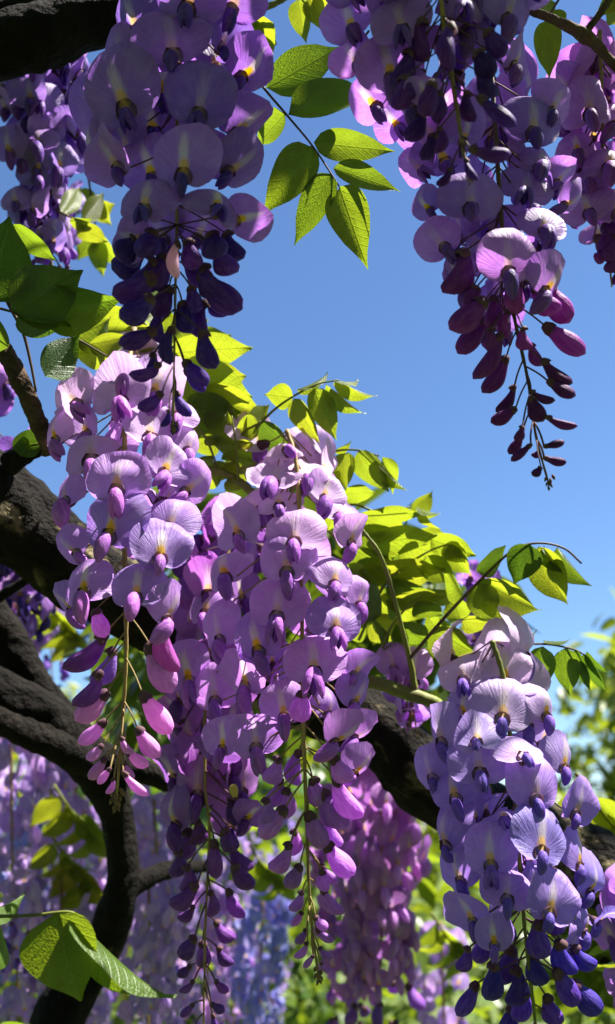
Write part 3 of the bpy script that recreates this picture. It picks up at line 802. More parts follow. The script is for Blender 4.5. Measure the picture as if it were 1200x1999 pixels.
leaf("arching leaf with shaded drooping tip leaflets on a long brown stalk right of the clump",
     [(800, 1285, d), (868, 1205, d), (940, 1130, d), (1000, 1075, d), (1050, 1060, d), (1100, 1070, d), (1135, 1100, d)],
     D(d, [(930, 1115, 990, 1068, 60, 0, 15, 0, 'deep'), (938, 1128, 1054, 1207, 80, 0, 8, 1, 'young'), (1034, 1063, 1004, 1142, 56, 0, 25, 4, 'deep'), (1052, 1066, 1104, 1188, 62, 0, 15, 1, 'young'),
           (1062, 1066, 1098, 1122, 28, -.005, 40, 4, 'deep'), (1088, 1068, 1150, 1150, 44, 0, 30, 4, 'deep'), (925, 1140, 968, 1218, 54, .005, -15, 0, 'young'), (850, 1222, 922, 1284, 78, 0, 10, 1, 'leaf'), (905, 1165, 860, 1120, 50, .01, 0, 0, 'young')]), 'leaf', 6, 21)
d = .36
leaf("long slim leaf with narrow drooping leaflets above the bluish right cluster",
     [(880, 1290, d), (925, 1275, d), (990, 1262, d), (1060, 1257, d), (1120, 1268, d), (1150, 1285, d)],
     D(d, [(985, 1260, 1052, 1240, 32, 0, 25, 1), (1060, 1250, 1112, 1256, 18, 0, 40, 1), (1060, 1262, 1038, 1358, 48, 0, 15, 1), (1103, 1265, 1112, 1360, 44, 0, 15, 0), (1123, 1268, 1150, 1350, 28, 0, 30, 0, 'deep'), (1140, 1276, 1180, 1354, 28, 0, 30, 0, 'deep'), (1145, 1272, 1184, 1318, 18, 0, 30, 0, 'deep')]), 'leaf', 5, 22)
# near leaf lower left
d = .26
leaf("large glossy leaf with broad sunlit leaflets in front of the curving trunk",
     [(-160, 1800, d), (-30, 1790, d), (60, 1787, d), (130, 1780, d), (158, 1790, d)],
     D(d, [(108, 1783, 152, 1958, 140, -.008, -14, 0), (140, 1782, 314, 1980, 96, -.004, 24, 1), (150, 1788, 264, 1955, 60, 0.01, 20, 0), (-5, 1790, -12, 1905, 100, -.015, 0, 0), (-40, 1785, 44, 1762, 44, .02, 30, 1), (-60, 1790, -120, 1920, 90, -.01, 0, 1)]), 'leaf', 7, 23, mat='green_stem')
leaf("leaflet tip rising at the foot of the glossy leaf", [(-60, 2080, .25), (-30, 2040, .25), (-5, 2015, .25)],
     D(.25, [(-20, 2010, 60, 1992, 44, -.01, 0, 2), (-30, 2040, 40, 2070, 60, 0, 0, 0)]), 'leaf', 6, 24)
leaf("small leaf lying over the thickest branch beside the slender brown twig", [(100, 860, .345), (60, 870, .345), (45, 860, .345)],
     D(.345, [(40, 890, 70, 832, 44, 0, 0, 2, 'deep'), (60, 880, 30, 850, 30, 0, 0, 0, 'leaf')]), 'deep', 4, 25)
leaf("bright round leaf edge between the top right cluster and the shaded leaf", [(720, 60, .33), (705, 80, .33), (695, 90, .33)],
     D(.33, [(692, 86, 690, 128, 34, 0, 0, 2, 'young')]), 'young', 4, 26)

# ------------------------------------------------------------------ near flower clusters
# 1. shaded violet cluster hanging upper left
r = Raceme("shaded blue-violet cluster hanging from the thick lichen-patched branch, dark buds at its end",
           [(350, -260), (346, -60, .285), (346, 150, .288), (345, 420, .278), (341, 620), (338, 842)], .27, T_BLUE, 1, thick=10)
F1 = [(338, 112, 160, 0, -5, 10), (246, 214, 168, -6, -15, 8), (388, 226, 146, 4, 10, 10), (440, 205, 165, 22, 35, 10, .02), (432, 95, 110, 18, 40, 10, .015), (232, 330, 130, -18, -30, 8),
      (358, 344, 148, 0, 3, 5, -.018, 0), (281, 412, 130, -4, -18, 8, -.02, 6), (424, 412, 128, 10, 32, 5, -.02, 6), (280, 470, 104, -72, -30, 10, -.005, 2), (445, 335, 120, 58, 45, 10, .01),
      (460, 262, 130, 46, 50, 8, .015), (365, 20, 150, 5, 0, 10), (450, 20, 130, 20, 35, 10, .01), (270, 60, 130, -20, -40, 10, .02), (470, 150, 120, 40, 50, 10, .02), (195, 300, 120, -50, -50, 10, .02), (460, 430, 100, 80, 40, 10, -.005, 2),
      (300, 262, 140, -10, -12, 8, .018), (250, 300, 130, -15, -20, 8, .018), (318, 190, 140, -4, 0, 8, .016), (405, 325, 140, 18, 20, 8, .012), (200, 240, 130, -30, -30, 8, .025), (300, 350, 130, -10, -10, 8, .012), (320, 470, 110, -14, -12, 14, .012), (385, 468, 110, 16, 14, 14, .012), (250, 130, 140, -24, -25, 8, .02), (420, 140, 140, 16, 20, 8, .02)]
for a in F1: r.flower(*a, keel=.75)
r.fill(12, .2, .52, 105, 130)
r.fill(11, .02, .26, 120, 140, back=False)
for b in [(300, 542, 217, 572, 56), (298, 582, 231, 618, 56), (392, 540, 474, 602, 58), (396, 588, 402, 660, 50), (395, 648, 424, 718, 46), (302, 646, 231, 670, 38), (312, 608, 318, 672, 36), (334, 640, 336, 712, 36),
          (312, 712, 250, 728, 30), (360, 706, 406, 752, 38), (362, 722, 400, 764, 30), (316, 768, 267, 796, 30), (342, 766, 374, 812, 26), (330, 800, 312, 832, 18), (338, 822, 336, 848, 16), (275, 492, 216, 522, 60), (262, 540, 236, 590, 50),
          (425, 482, 468, 528, 60), (410, 455, 435, 500, 54), (300, 450, 268, 500, 54), (365, 470, 392, 520, 46), (312, 560, 300, 605, 38), (372, 560, 386, 610, 38), (300, 690, 285, 740, 28)]:
    r.bud(*b, dd=r.rng.uniform(-.012, .008))
for b in [(325, 500, 290, 560, 56), (362, 500, 410, 560, 56), (300, 505, 250, 550, 58), (395, 520, 440, 570, 56), (330, 560, 300, 620, 46), (355, 590, 372, 650, 42), (415, 560, 455, 610, 52), (270, 470, 225, 500, 60), (440, 455, 480, 500, 58), (330, 455, 310, 510, 50)]:
    r.bud(*b, dd=r.rng.uniform(-.006, .016))
r.bud(346, 472, 349, 545, 30, tint=lin(190, 150, 180), dd=-.012)
r.tip(8, 14)

# 2. pink-lilac cluster lower left
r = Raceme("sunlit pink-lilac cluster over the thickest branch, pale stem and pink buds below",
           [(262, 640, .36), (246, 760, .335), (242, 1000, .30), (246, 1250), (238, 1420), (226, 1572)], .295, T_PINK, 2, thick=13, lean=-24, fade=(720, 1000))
F2 = [(242, 738, 104, 5, 0, -10, .03), (236, 784, 126, -8, -10, 0, .025), (150, 790, 115, -34, -35, 5, .03), (178, 902, 150, 0, -6, 2, .012, 0), (228, 958, 130, 3, 4, 6, -.004, 7), (292, 856, 130, 14, 18, 0, .025), (318, 925, 118, 38, 25, -8, .008, 2),
      (345, 815, 100, 22, 25, 0, .03), (212, 1048, 145, -2, -4, 8, -.008, 0), (328, 1030, 114, 20, 18, 2, .0, 1), (312, 1092, 128, 12, 8, -6, -.01, 5), (150, 1080, 92, -62, -30, 0, .004, 3), (163, 1160, 126, -10, -14, 6, -.012, 1),
      (265, 1168, 116, 0, 2, 6, -.016, 0), (324, 1208, 108, 58, 35, 4, -.012, 3), (140, 1190, 90, -60, -40, 10, .004), (110, 860, 100, -40, -40, 0, .03), (360, 960, 100, 50, 40, 0, .015), (130, 980, 110, -50, -40, 5, .02), (300, 770, 110, 20, 20, -5, .035),
      (170, 850, 110, -20, -20, 0, .03), (365, 880, 90, 40, 40, 0, .03)]
for a in F2: r.flower(*a)
r.fill(12, .08, .5, 95, 115, dd=.02)
for b in [(206, 1238, 117, 1302, 50, lin(120, 60, 150)), (222, 1268, 172, 1328, 46, lin(160, 110, 205)), (196, 1312, 137, 1374, 42, lin(112, 60, 150)), (292, 1258, 336, 1352, 58), (208, 1352, 145, 1405, 42, lin(196, 130, 200)), (278, 1355, 334, 1432, 46),
          (205, 1408, 152, 1452, 32), (268, 1422, 313, 1477, 34), (200, 1455, 168, 1482, 22), (248, 1468, 290, 1495, 28), (205, 1480, 172, 1520, 26), (240, 1508, 292, 1552, 26), (215, 1500, 190, 1530, 18), (236, 1440, 262, 1470, 20), (222, 1520, 205, 1548, 16), (240, 1490, 262, 1520, 18),
          (318, 1215, 352, 1310, 54, lin(186, 90, 180)), (186, 1190, 205, 1245, 44, lin(190, 120, 210))]:
    r.bud(*b[:5], tint=b[5] if len(b) > 5 else None, dd=r.rng.uniform(-.014, .004))
r.tip(10, 26)

# 3. central cluster
r = Raceme("tall central cluster, pale sunlit flowers on top, long yellow stem of buds below",
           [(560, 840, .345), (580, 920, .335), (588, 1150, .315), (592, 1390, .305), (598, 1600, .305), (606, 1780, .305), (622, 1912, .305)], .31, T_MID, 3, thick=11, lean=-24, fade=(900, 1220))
F3 = [(532, 948, 118, -6, -8, -12, .022), (600, 935, 100, 14, 10, -20, .026), (632, 975, 100, 26, 25, -12, .022), (466, 1048, 112, -22, -25, -2, .02), (574, 1060, 126, 0, 0, 4, .004, 0), (560, 1118, 122, -4, -4, 6, .002, 1), (652, 1142, 106, 14, 16, -8, -.002, 5),
      (540, 1205, 126, -4, -8, 6, -.002, 0), (655, 1232, 112, 10, 10, -4, -.008, 7), (684, 1062, 96, 32, 35, 0, .012), (613, 1314, 132, 3, 4, 6, -.012, 0), (505, 1272, 118, -8, -14, 8, .004, 1), (690, 1318, 90, 58, 40, 6, 0), (690, 1375, 96, 52, 40, 0, -.004, 3),
      (652, 1448, 108, 62, 32, 2, -.012, 3), (500, 1460, 110, -4, -10, 14, .0, 6), (435, 1464, 98, -6, -16, 10, .012), (690, 1510, 90, 56, 40, 0, -.002, 3), (700, 1180, 80, 40, 45, 0, .012), (440, 1130, 120, -20, -30, 5, .03), (480, 1340, 110, -10, -20, 10, .014), (560, 880, 90, 0, 5, -20, .03),
      (500, 1000, 100, -20, -20, -10, .028), (660, 1010, 90, 30, 30, -10, .02), (430, 1250, 110, -20, -30, 8, .03), (555, 1400, 100, -8, -5, 14, .0), (640, 1395, 90, 30, 25, 8, .0), (690, 1440, 92, 80, 40, 0, .004, 3), (545, 990, 100, -5, -5, -10, .018), (420, 1370, 110, -10, -20, 8, .035), (370, 1330, 110, -15, -20, 8, .045), (400, 1200, 110, -20, -20, 5, .05)]
for a in F3: r.flower(*a)
r.fill(16, .06, .52, 105, 108, dd=.02)
for b in [(582, 1466, 584, 1534, 42), (548, 1520, 512, 1572, 40), (655, 1518, 712, 1592, 54), (625, 1546, 682, 1612, 52), (602, 1588, 634, 1656, 46), (636, 1648, 693, 1706, 44), (628, 1734, 673, 1782, 34), (556, 1578, 506, 1634, 46), (566, 1648, 521, 1692, 40), (545, 1480, 510, 1520, 46), (610, 1520, 640, 1570, 44),
          (520, 1560, 505, 1610, 40), (586, 1690, 556, 1732, 32), (625, 1690, 660, 1722, 26), (590, 1740, 562, 1775, 26), (590, 1780, 570, 1808, 20), (615, 1790, 640, 1812, 20), (618, 1815, 652, 1838, 20), (598, 1815, 575, 1840, 18), (600, 1840, 572, 1868, 18), (622, 1850, 650, 1868, 18), (628, 1700, 640, 1740, 26),
          (560, 1540, 545, 1600, 40), (650, 1480, 690, 1520, 44), (575, 1620, 560, 1670, 34), (612, 1865, 592, 1890, 15), (625, 1880, 648, 1898, 14), (590, 1350, 592, 1410, 46), (640, 1600, 670, 1650, 40)]:
    r.bud(*b, dd=r.rng.uniform(-.014, .008))
r.tip(10, 20)

# 4. shaded cluster behind it
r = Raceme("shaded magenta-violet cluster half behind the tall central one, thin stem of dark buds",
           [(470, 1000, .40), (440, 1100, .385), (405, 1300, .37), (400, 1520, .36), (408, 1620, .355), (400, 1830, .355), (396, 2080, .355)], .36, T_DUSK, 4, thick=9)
F4 = [(385, 1556, 128, 0, -4, 8, .0, 0), (470, 1548, 120, 10, 14, 8, .005, 1), (345, 1610, 100, -24, -25, 8, .0), (480, 1600, 80, 30, 25, 5, .0), (430, 1500, 110, 0, 0, 8, .015), (340, 1520, 100, -24, -30, 8, .015), (370, 1450, 110, -10, -12, 8, .015), (400, 1400, 110, 0, 0, 8, .02), (450, 1620, 90, 10, 0, 10, .01)]
for a in F4: r.flower(*a)
r.fill(26, .08, .53, 105, 108, dd=.0, back=False)
for b in [(452, 1552, 466, 1612, 40), (418, 1642, 422, 1716, 36), (450, 1650, 498, 1690, 40), (455, 1690, 498, 1732, 42), (444, 1738, 480, 1790, 34), (384, 1728, 328, 1762, 40), (350, 1660, 330, 1710, 40), (368, 1620, 345, 1680, 42), (436, 1620, 462, 1660, 38), (396, 1838, 392, 1890, 32),
          (378, 1770, 344, 1790, 26), (412, 1740, 404, 1790, 28), (380, 1830, 348, 1868, 34), (372, 1885, 345, 1905, 20), (420, 1800, 462, 1830, 32), (425, 1850, 458, 1880, 28), (378, 1915, 348, 1935, 20), (420, 1915, 448, 1935, 20), (378, 1960, 352, 1985, 18), (412, 1960, 440, 1972, 18), (385, 1600, 372, 1650, 40), (366, 1690, 350, 1740, 36), (415, 1980, 425, 2020, 16), (380, 2000, 360, 2030, 15)]:
    r.bud(*b, dd=r.rng.uniform(-.014, .012))
r.bud(461, 1560, 456, 1530, 18, tint=lin(190, 180, 90), dd=-.01)
r.tip(8, 14)

# 5. lower right cluster
r = Raceme("large bluish-lilac cluster below the long slim leaf, deep violet buds at its foot",
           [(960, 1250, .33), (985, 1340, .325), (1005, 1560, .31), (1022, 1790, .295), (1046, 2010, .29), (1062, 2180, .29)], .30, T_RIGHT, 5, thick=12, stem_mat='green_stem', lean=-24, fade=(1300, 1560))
F5 = [(980, 1404, 130, 0, 0, -4, .014, 0), (905, 1330, 110, -18, -20, -20, .03), (862, 1450, 110, -30, -35, 5, .02), (985, 1330, 110, 6, 8, -14, .03), (1066, 1400, 100, 24, 30, 0, .018), (930, 1450, 105, -4, -10, -38, .004), (1022, 1478, 112, 8, 6, -28, .0), (937, 1512, 130, -4, -8, 4, .004, 0),
      (1100, 1500, 104, 28, 35, 4, .012), (1046, 1562, 124, 2, 4, 4, -.002, 1), (1056, 1664, 134, 3, 4, 4, -.012, 0), (958, 1690, 112, -2, -8, 6, -.008, 1), (990, 1758, 112, 2, -2, 6, -.014, 0), (1072, 1784, 118, 14, 12, 0, -.016, 5), (1130, 1690, 100, 48, 38, 2, .0, 3),
      (925, 1800, 100, -34, -30, 8, -.004), (965, 1846, 84, -6, -12, 8, -.014), (1150, 1740, 86, 40, 45, 4, .002), (985, 1604, 100, -6, -8, -55, .0), (870, 1650, 110, -34, -35, 10, .014), (1122, 1590, 104, 36, 38, 0, .004), (1035, 1745, 80, 20, 10, 5, .0), (1140, 1820, 90, 50, 45, 5, .0), (1110, 1860, 90, 40, 30, 8, -.004),
      (890, 1560, 110, -30, -30, 4, .014), (845, 1520, 100, -40, -40, 0, .024), (900, 1720, 100, -30, -35, 8, .01), (1165, 1800, 84, 60, 50, 5, .006), (905, 1400, 100, -20, -25, -10, .024), (1030, 1420, 100, 14, 14, -10, .02)]
for a in F5: r.flower(*a, keel=.8)
r.fill(20, .1, .68, 120, 115, dd=.015)
for b in [(1050, 1800, 1068, 1868, 54), (1090, 1838, 1130, 1900, 52), (1040, 1850, 1072, 1915, 50), (1085, 1895, 1128, 1962, 48), (1118, 1920, 1176, 1974, 46), (1000, 1850, 968, 1920, 52), (1010, 1890, 985, 1960, 48), (965, 1880, 945, 1950, 44), (930, 1920, 890, 1982, 32), (1066, 1945, 1098, 1998, 40), (1000, 1965, 985, 2030, 40),
          (1080, 1990, 1110, 2050, 40), (915, 1850, 888, 1890, 34), (1120, 1850, 1168, 1882, 40), (950, 1830, 930, 1880, 44), (1020, 1930, 1008, 1995, 42), (1060, 1690, 1064, 1744, 52, lin(140, 100, 200)), (1075, 1760, 1092, 1825, 46), (985, 1790, 975, 1850, 46), (1095, 2050, 1125, 2100, 34), (1030, 2060, 1010, 2110, 34)]:
    r.bud(*b[:5], tint=b[5] if len(b) > 5 else None, dd=r.rng.uniform(-.016, .006))
r.tip(8, 16)

# 6. near cluster top right
r = Raceme("near dark cluster at the top right with backlit lilac banners and almost black buds",
           [(840, -330), (850, -120), (868, 60), (890, 200), (904, 290), (918, 352)], .255, T_LILAC, 6, thick=13)
F6 = [(690, 60, 120, -20, -25, 10, .02), (785, 62, 128, -4, -10, 4, .0, 0), (765, 155, 135, -12, -15, 8, .012), (735, 210, 110, -30, -30, 10, .03), (900, 20, 120, 4, 6, 8, .0), (990, 40, 120, 14, 20, 6, .005), (1000, 130, 100, 48, 40, 0, .01, 3), (828, 190, 74, -6, 0, 10, -.01),
      (930, -10, 140, 6, 10, 8, .01), (780, -30, 140, -10, -15, 8, .0), (1030, -20, 120, 24, 30, 6, .01), (690, -20, 120, -30, -35, 8, .015), (700, 130, 100, -40, -40, 8, .02), (960, 90, 100, 26, 25, 6, .01), (860, 80, 90, 0, 0, 8, .004)]
for a in F6: r.flower(*a)
r.fill(16, .12, .68, 115, 130, dd=.01)
r.fill(10, .02, .4, 120, 140, back=False)
for b in [(822, 38, 838, 118, 62), (880, 48, 884, 140, 60), (930, 100, 962, 152, 62), (935, 140, 975, 186, 58), (792, 150, 770, 215, 62), (845, 160, 826, 228, 56), (935, 190, 1008, 245, 46), (826, 222, 788, 272, 50), (850, 262, 822, 312, 36), (918, 292, 998, 298, 42), (880, 330, 850, 360, 28), (908, 310, 934, 352, 28), (860, 250, 848, 300, 36), (910, 180, 930, 236, 46), (858, 180, 850, 240, 40),
          (800, 100, 770, 160, 56), (950, 60, 985, 110, 56)]:
    r.bud(*b[:4], b[4] * .8, tint=lin(78, 30, 128), dd=r.rng.uniform(-.018, .004))
r.tip(7, 16)

# 7. long cluster right
r = Raceme("long right-hand cluster tapering to a bare stalk of purple buds against the sky",
           [(945, -180, .31), (955, 60, .30), (970, 300, .285), (985, 500, .277), (1004, 620, .277), (1030, 740, .277), (1046, 850, .277), (1072, 948, .277)], .277, T_LILAC, 7, thick=11, stem_mat='dark_stem')
F7 = [(1040, 262, 130, 10, 10, 0, .01, 2), (1052, 330, 110, 18, 14, -6, .008, 5), (918, 410, 134, 0, -6, 6, -.004, 0), (1022, 380, 116, 6, 6, 0, .004, 0), (1062, 452, 110, 10, 14, 0, -.004, 1), (992, 532, 124, 2, -2, 6, -.016, 0), (1062, 570, 120, 50, 32, 4, -.012, 3), (868, 484, 100, -36, -30, 8, .0, 1),
      (840, 410, 70, -50, -40, 8, .008), (825, 335, 90, -44, -35, 8, .014), (780, 250, 90, -44, -35, 8, .02), (1085, 360, 90, 40, 40, 0, .014), (870, 320, 120, -20, -20, 6, .014), (960, 280, 120, 0, 0, 6, .02), (1075, 220, 100, 34, 35, 0, .014), (900, 545, 80, -40, -30, 10, .0), (830, 270, 100, -30, -30, 6, .02), (1100, 400, 80, 60, 45, 0, .01), (960, 460, 110, 0, -5, 8, .01)]
for a in F7: r.flower(*a)
r.fill(20, .18, .6, 100, 112, dd=.008)
V7, V8 = lin(128, 46, 142), lin(94, 34, 106)
for b in [(908, 490, 858, 568, 60), (946, 586, 876, 642, 54), (948, 624, 893, 690, 48), (976, 654, 920, 738, 44), (988, 698, 939, 765, 36), (1004, 754, 965, 802, 28), (1006, 798, 957, 824, 27), (1020, 832, 1004, 860, 22), (1018, 850, 992, 886, 22), (1036, 868, 997, 900, 20), (1012, 552, 1012, 614, 46), (990, 606, 992, 660, 26), (1020, 640, 1040, 680, 32), (1036, 672, 1058, 714, 28),
          (1064, 636, 1143, 690, 48), (1060, 704, 1119, 746, 38), (1070, 744, 1124, 772, 28), (1036, 764, 1084, 780, 22), (1036, 776, 1062, 822, 34), (1066, 814, 1128, 830, 22), (1062, 872, 1102, 862, 18), (1062, 894, 1106, 902, 18), (1052, 878, 1036, 888, 15), (1056, 912, 1038, 928, 18), (958, 640, 972, 690, 30), (1068, 560, 1112, 630, 54), (1042, 560, 1098, 600, 50), (930, 560, 912, 600, 46), (965, 580, 950, 640, 40)]:
    r.bud(*b, tint=V7 if b[1] < 700 else V8, dd=r.rng.uniform(-.012, .006))
r.tip(8, 17)

# 8. right edge cluster
r = Raceme("magenta-lilac cluster under the forked twig with swollen joint, orange marks on its petals",
           [(1170, 60), (1175, 200), (1180, 400), (1194, 560)], .335, tints((182, 128, 204), (132, 62, 160), (96, 40, 130), (108, 46, 128)), 8, thick=9)
for a in [(1152, 225, 126, -6, -10, 4, -.01), (1195, 250, 110, 10, 5, 4), (1128, 300, 90, -20, -30, 5), (1188, 330, 124, 5, 0, 0, -.01), (1150, 360, 100, -10, -14, 4, -.004), (1150, 418, 104, -30, -25, 6, -.01), (1205, 420, 110, 10, 10, 4, -.01), (1118, 190, 90, -30, -30, 0, .01), (1225, 180, 100, 20, 20, 0), (1230, 340, 100, 30, 30, 0), (1160, 130, 100, 0, -5, -10, .01), (1110, 240, 80, -40, -40, 0, .01)]: r.flower(*a)
r.fill(18, .08, .75, 80, 100, dd=.01)
for b in [(1185, 440, 1165, 490, 44), (1200, 460, 1212, 515, 44), (1190, 490, 1158, 498, 30), (1200, 500, 1180, 530, 28), (1205, 530, 1196, 556, 16), (1190, 420, 1180, 460, 44)]: r.bud(*b)

# 9. far left cluster
r = Raceme("pale violet cluster with sunlit edge under the thick lichen-patched branch",
           [(80, 40), (84, 200), (90, 380), (110, 620)], .42, tints((172, 138, 214), (112, 66, 164), (84, 42, 136), (126, 76, 176)), 9, thick=8)
r.fill(58, .1, .86, 78, 84, back=False, dd=-.005, wfall=.12)
for a in [(150, 250, 70, 20, 25, 0), (140, 320, 70, 20, 25, -6), (130, 400, 70, 10, 10, 0), (120, 470, 66, 10, 10, 0), (60, 200, 86, -4, -10, 4, -.02), (75, 285, 86, 0, 0, 4, -.02), (20, 300, 80, -10, -20, 0, -.02), (30, 400, 74, -10, -10, 4, -.02)]: r.flower(*a)
r.bud_fill(14, .8, 1, 40, 40, 24)

# 10. behind left leaves and under the thick branch
r = Raceme("pale lilac flowers peeping out left of the slender brown branch", [(-30, 720), (-20, 800), (-10, 960)], .41, T_LILAC, 10, thick=8)
r.fill(26, .1, .95, 70, 84, back=False, dd=0)
r = Raceme("violet cluster in the gap below the thickest branch and thin dark twig", [(30, 1020, .5), (30, 1120, .5), (40, 1270, .5)], .5, T_BLUE, 11, thick=7)
r.fill(34, .1, .95, 75, 72, back=False, dd=0)
r = Raceme("small pale cluster glimpsed behind the arching leaf right of the clump", [(930, 1110, .46), (935, 1180, .46), (940, 1290, .46)], .46, T_LILAC, 12, thick=7)
r.fill(12, .1, .95, 34, 62, back=False, dd=0)
r = Raceme("pale sunlit flowers on the dark branch beneath the pale green stem", [(780, 1290, .38), (800, 1350, .385), (815, 1440, .385)], .38, T_PINK, 13, thick=7)
r.fill(9, .05, .95, 50, 76, back=False, dd=0)
r = Raceme("lilac flowers peeping past the bluish-lilac cluster beside the leafy tree", [(1230, 1700, .36), (1225, 1820, .36), (1215, 1990, .36)], .36, T_LILAC, 14, thick=8)
r.fill(18, .1, .95, 55, 90, back=False, dd=0)

# ------------------------------------------------------------------ clusters further back
T_FARM = tints((200, 152, 220), (140, 76, 176), (110, 50, 150), (150, 90, 186))
T_FARB = tints((150, 150, 214), (118, 114, 190), (96, 86, 172), (128, 124, 194))
T_FARV = tints((186, 156, 214), (124, 88, 176), (90, 50, 150), (120, 80, 180))
CURT = [(T_FARV, "blurred violet cluster in the curtain of blossom behind the curving trunk")] * 2 + [(T_FARM, "blurred pinkish cluster in the curtain of blossom behind the curving trunk"), (T_FARB, "blurred bluish cluster in the curtain of blossom behind the curving trunk")]
T_DUSK2 = tints((182, 126, 200), (128, 66, 164), (104, 48, 140), (140, 80, 176))
FAR = [  # x, y top, y bottom, depth, flower px, radius px, n, tints, label, group
    (742, 1500, 2080, .60, 74, 92, 110, T_DUSK2, "blurred magenta cluster between the central and the bluish-lilac one, sunlit on one side", None),
    (680, 1540, 2100, .66, 64, 74, 70, T_DUSK2, "dim magenta cluster just behind the blurred magenta one, beside the yellow stem of buds", None),
    (512, 1760, 2200, .95, 44, 58, 70, T_FARB, "pale blue blurred cluster hanging between the two bud stems", None),
    (860, 1800, 2300, .9, 50, 60, 44, T_FARV, "small blurred lilac cluster left of the deep violet buds, low down", None),
]
rz = random.Random(5)
FAR += [(100, 1060, 1340, .8, 56, 70, 60, T_FARV, 'blurred lilac cluster behind the forked limbs of the trunk', None), (10, 1090, 1440, .75, 56, 80, 60, T_FARM, 'blurred pinkish cluster behind the uppermost forked limb', None), (185, 1110, 1300, 1.0, 40, 44, 34, T_FARB, 'small pale cluster in the gap between the forked limbs and the pink buds', None)]
for i, (x, y0, dp) in enumerate([(20, 1400, .62), (95, 1440, .68), (150, 1480, .80), (60, 1520, .9), (-40, 1480, .7), (120, 1700, .62), (30, 1760, .72), (-60, 1700, .66), (300, 1560, .72), (290, 1700, .62), (350, 1600, .9),
                                (250, 1500, .95), (190, 1560, 1.0), (400, 1720, .85), (330, 1800, .75), (170, 1800, .78), (460, 1640, 1.0), (-110, 1500, .8)]):
    FAR.append((x, y0, y0 + rz.uniform(420, 560), dp, 36 / dp * rz.uniform(.9, 1.05), 50 / dp, 46, *rz.choice(CURT), "curtain of blurred clusters"))
for i, (x, y0, y1, dp, w, rad, n, tt, lb, gp) in enumerate(FAR):
    r = Raceme(lb, [(x, y0), (x + rz.uniform(-8, 8), (y0 + y1) / 2), (x + rz.uniform(-14, 14), y1)], dp, tt, 40 + i, group=gp, thick=7, far=True)
    r.fill(n, .04, .72, rad, w, back=False, dd=0, wfall=.3)
    r.bud_fill(14, .7, 1, rad * .7, w * .7, w * .4)


for i, (x, y, dp, lb) in enumerate([(150, 1600, .6, "blurred green leaf hanging beside the curving trunk, upper of two"), (140, 1690, .62, "blurred green leaf hanging beside the curving trunk, lower of two"), (120, 1215, .7, "blurred yellow-green leaf in the gap behind the forked limbs"),
                                    (520, 1700, .8, "blurred green leaf between the two hanging bud stems"), (60, 1300, .85, "blurred leaf behind the uppermost forked limb"), (880, 1840, .7, "blurred bright leaf left of the deep violet buds"), (1185, 1600, .45, "bright leaf beside the bluish-lilac cluster at the leafy tree"), (1200, 1790, .42, "lower bright leaf beside the bluish-lilac cluster")]):
    rows = []; k = .34 / dp
    for q in range(7):
        t = q / 6; sx = 1 if q % 2 else -1
        rows.append((x + (t * 60 - 30) * k * 2, y + (t * 70 - 40) * k * 2, x + (t * 60 - 30 + sx * 52) * k * 2, y + (t * 70 - 40 + 52) * k * 2, 40 * k * 1.6, 0, rz.uniform(-30, 30), rz.randrange(6)))
    leaf(lb, [(x - 40 * k * 2, y - 60 * k * 2, dp), (x, y, dp), (x + 34 * k * 2, y + 36 * k * 2, dp)], D(dp, rows), 'young', 5, 60 + i, mat='green_stem')


# ------------------------------------------------------------------ masses far behind and overhead
def scatter_leaves(name, label, cat, items, mat, kind='stuff', parent=None, fold=0.25):
    """items: (pos, dir, normal, length, width): one small folded leaf each"""
    V, F = [], []
    for p, dr, nm, L, w in items:
        x = dr.cross(nm)
        if x.length < 1e-5: continue
        x.normalize(); nn = x.cross(dr).normalized(); b = len(V)
        for (u, v_) in ((0, 0), (-.42, .28), (0, .32), (.42, .28), (-.36, .66), (0, .68), (.36, .66), (0, 1)):
            V.append(p + x * (u * w) + dr * (v_ * L) + nn * (abs(u) * w * fold - v_ * v_ * L * 0.12))
        F += [(b, b + 2, b + 1), (b, b + 3, b + 2), (b + 1, b + 2, b + 5, b + 4), (b + 2, b + 3, b + 6, b + 5), (b + 4, b + 5, b + 7), (b + 5, b + 6, b + 7)]
    o = link(name, mesh(name, V, F, [mat]), parent)
    tag(o, label if parent is None else None, cat if parent is None else None, kind=kind)
    return o


def rv(g):
    while True:
        v = Vector((g.uniform(-1, 1), g.uniform(-1, 1), g.uniform(-1, 1)))
        if 0.05 < v.length < 1: return v.normalized()


def rand_leaf(g, p, L):
    dr = (rv(g) + Vector((0, 0, -0.5))).normalized(); return (p, dr, (rv(g) + Vector((0, 0, 1.2))).normalized(), L, L * g.uniform(.4, .55))


def to_px(q):
    v = q - CAM; dd = v.dot(FW)
    return (600 + v.dot(RT) / dd * FPX, 999.5 - v.dot(UP) / dd * FPX, dd) if dd > 1e-3 else (9e9, 9e9, dd)


# boxes meant to be sunlit or shaded; the leaves added overhead are thinned to suit
LIT = [(0, 190, 130, 540, .38, .46, .04), (180, 520, 330, 480, .24, .30, .25), (940, 1120, 150, 560, .25, .32, .08), (1080, 1320, 80, 560, .30, .37, .03), (60, 400, 680, 1600, .26, .36, .02),
       (380, 740, 860, 1900, .27, .37, .02), (800, 1200, 1290, 2000, .27, .35, .03), (370, 1180, 600, 1360, .34, .41, .02), (-40, 320, 1740, 2000, .24, .28, .02)]
SHADE = [(140, 530, -200, 330, .24, .31, .95), (640, 1060, -200, 370, .22, .29, .5), (490, 790, 60, 520, .30, .34, .75), (-40, 240, 420, 760, .28, .34, .8)]


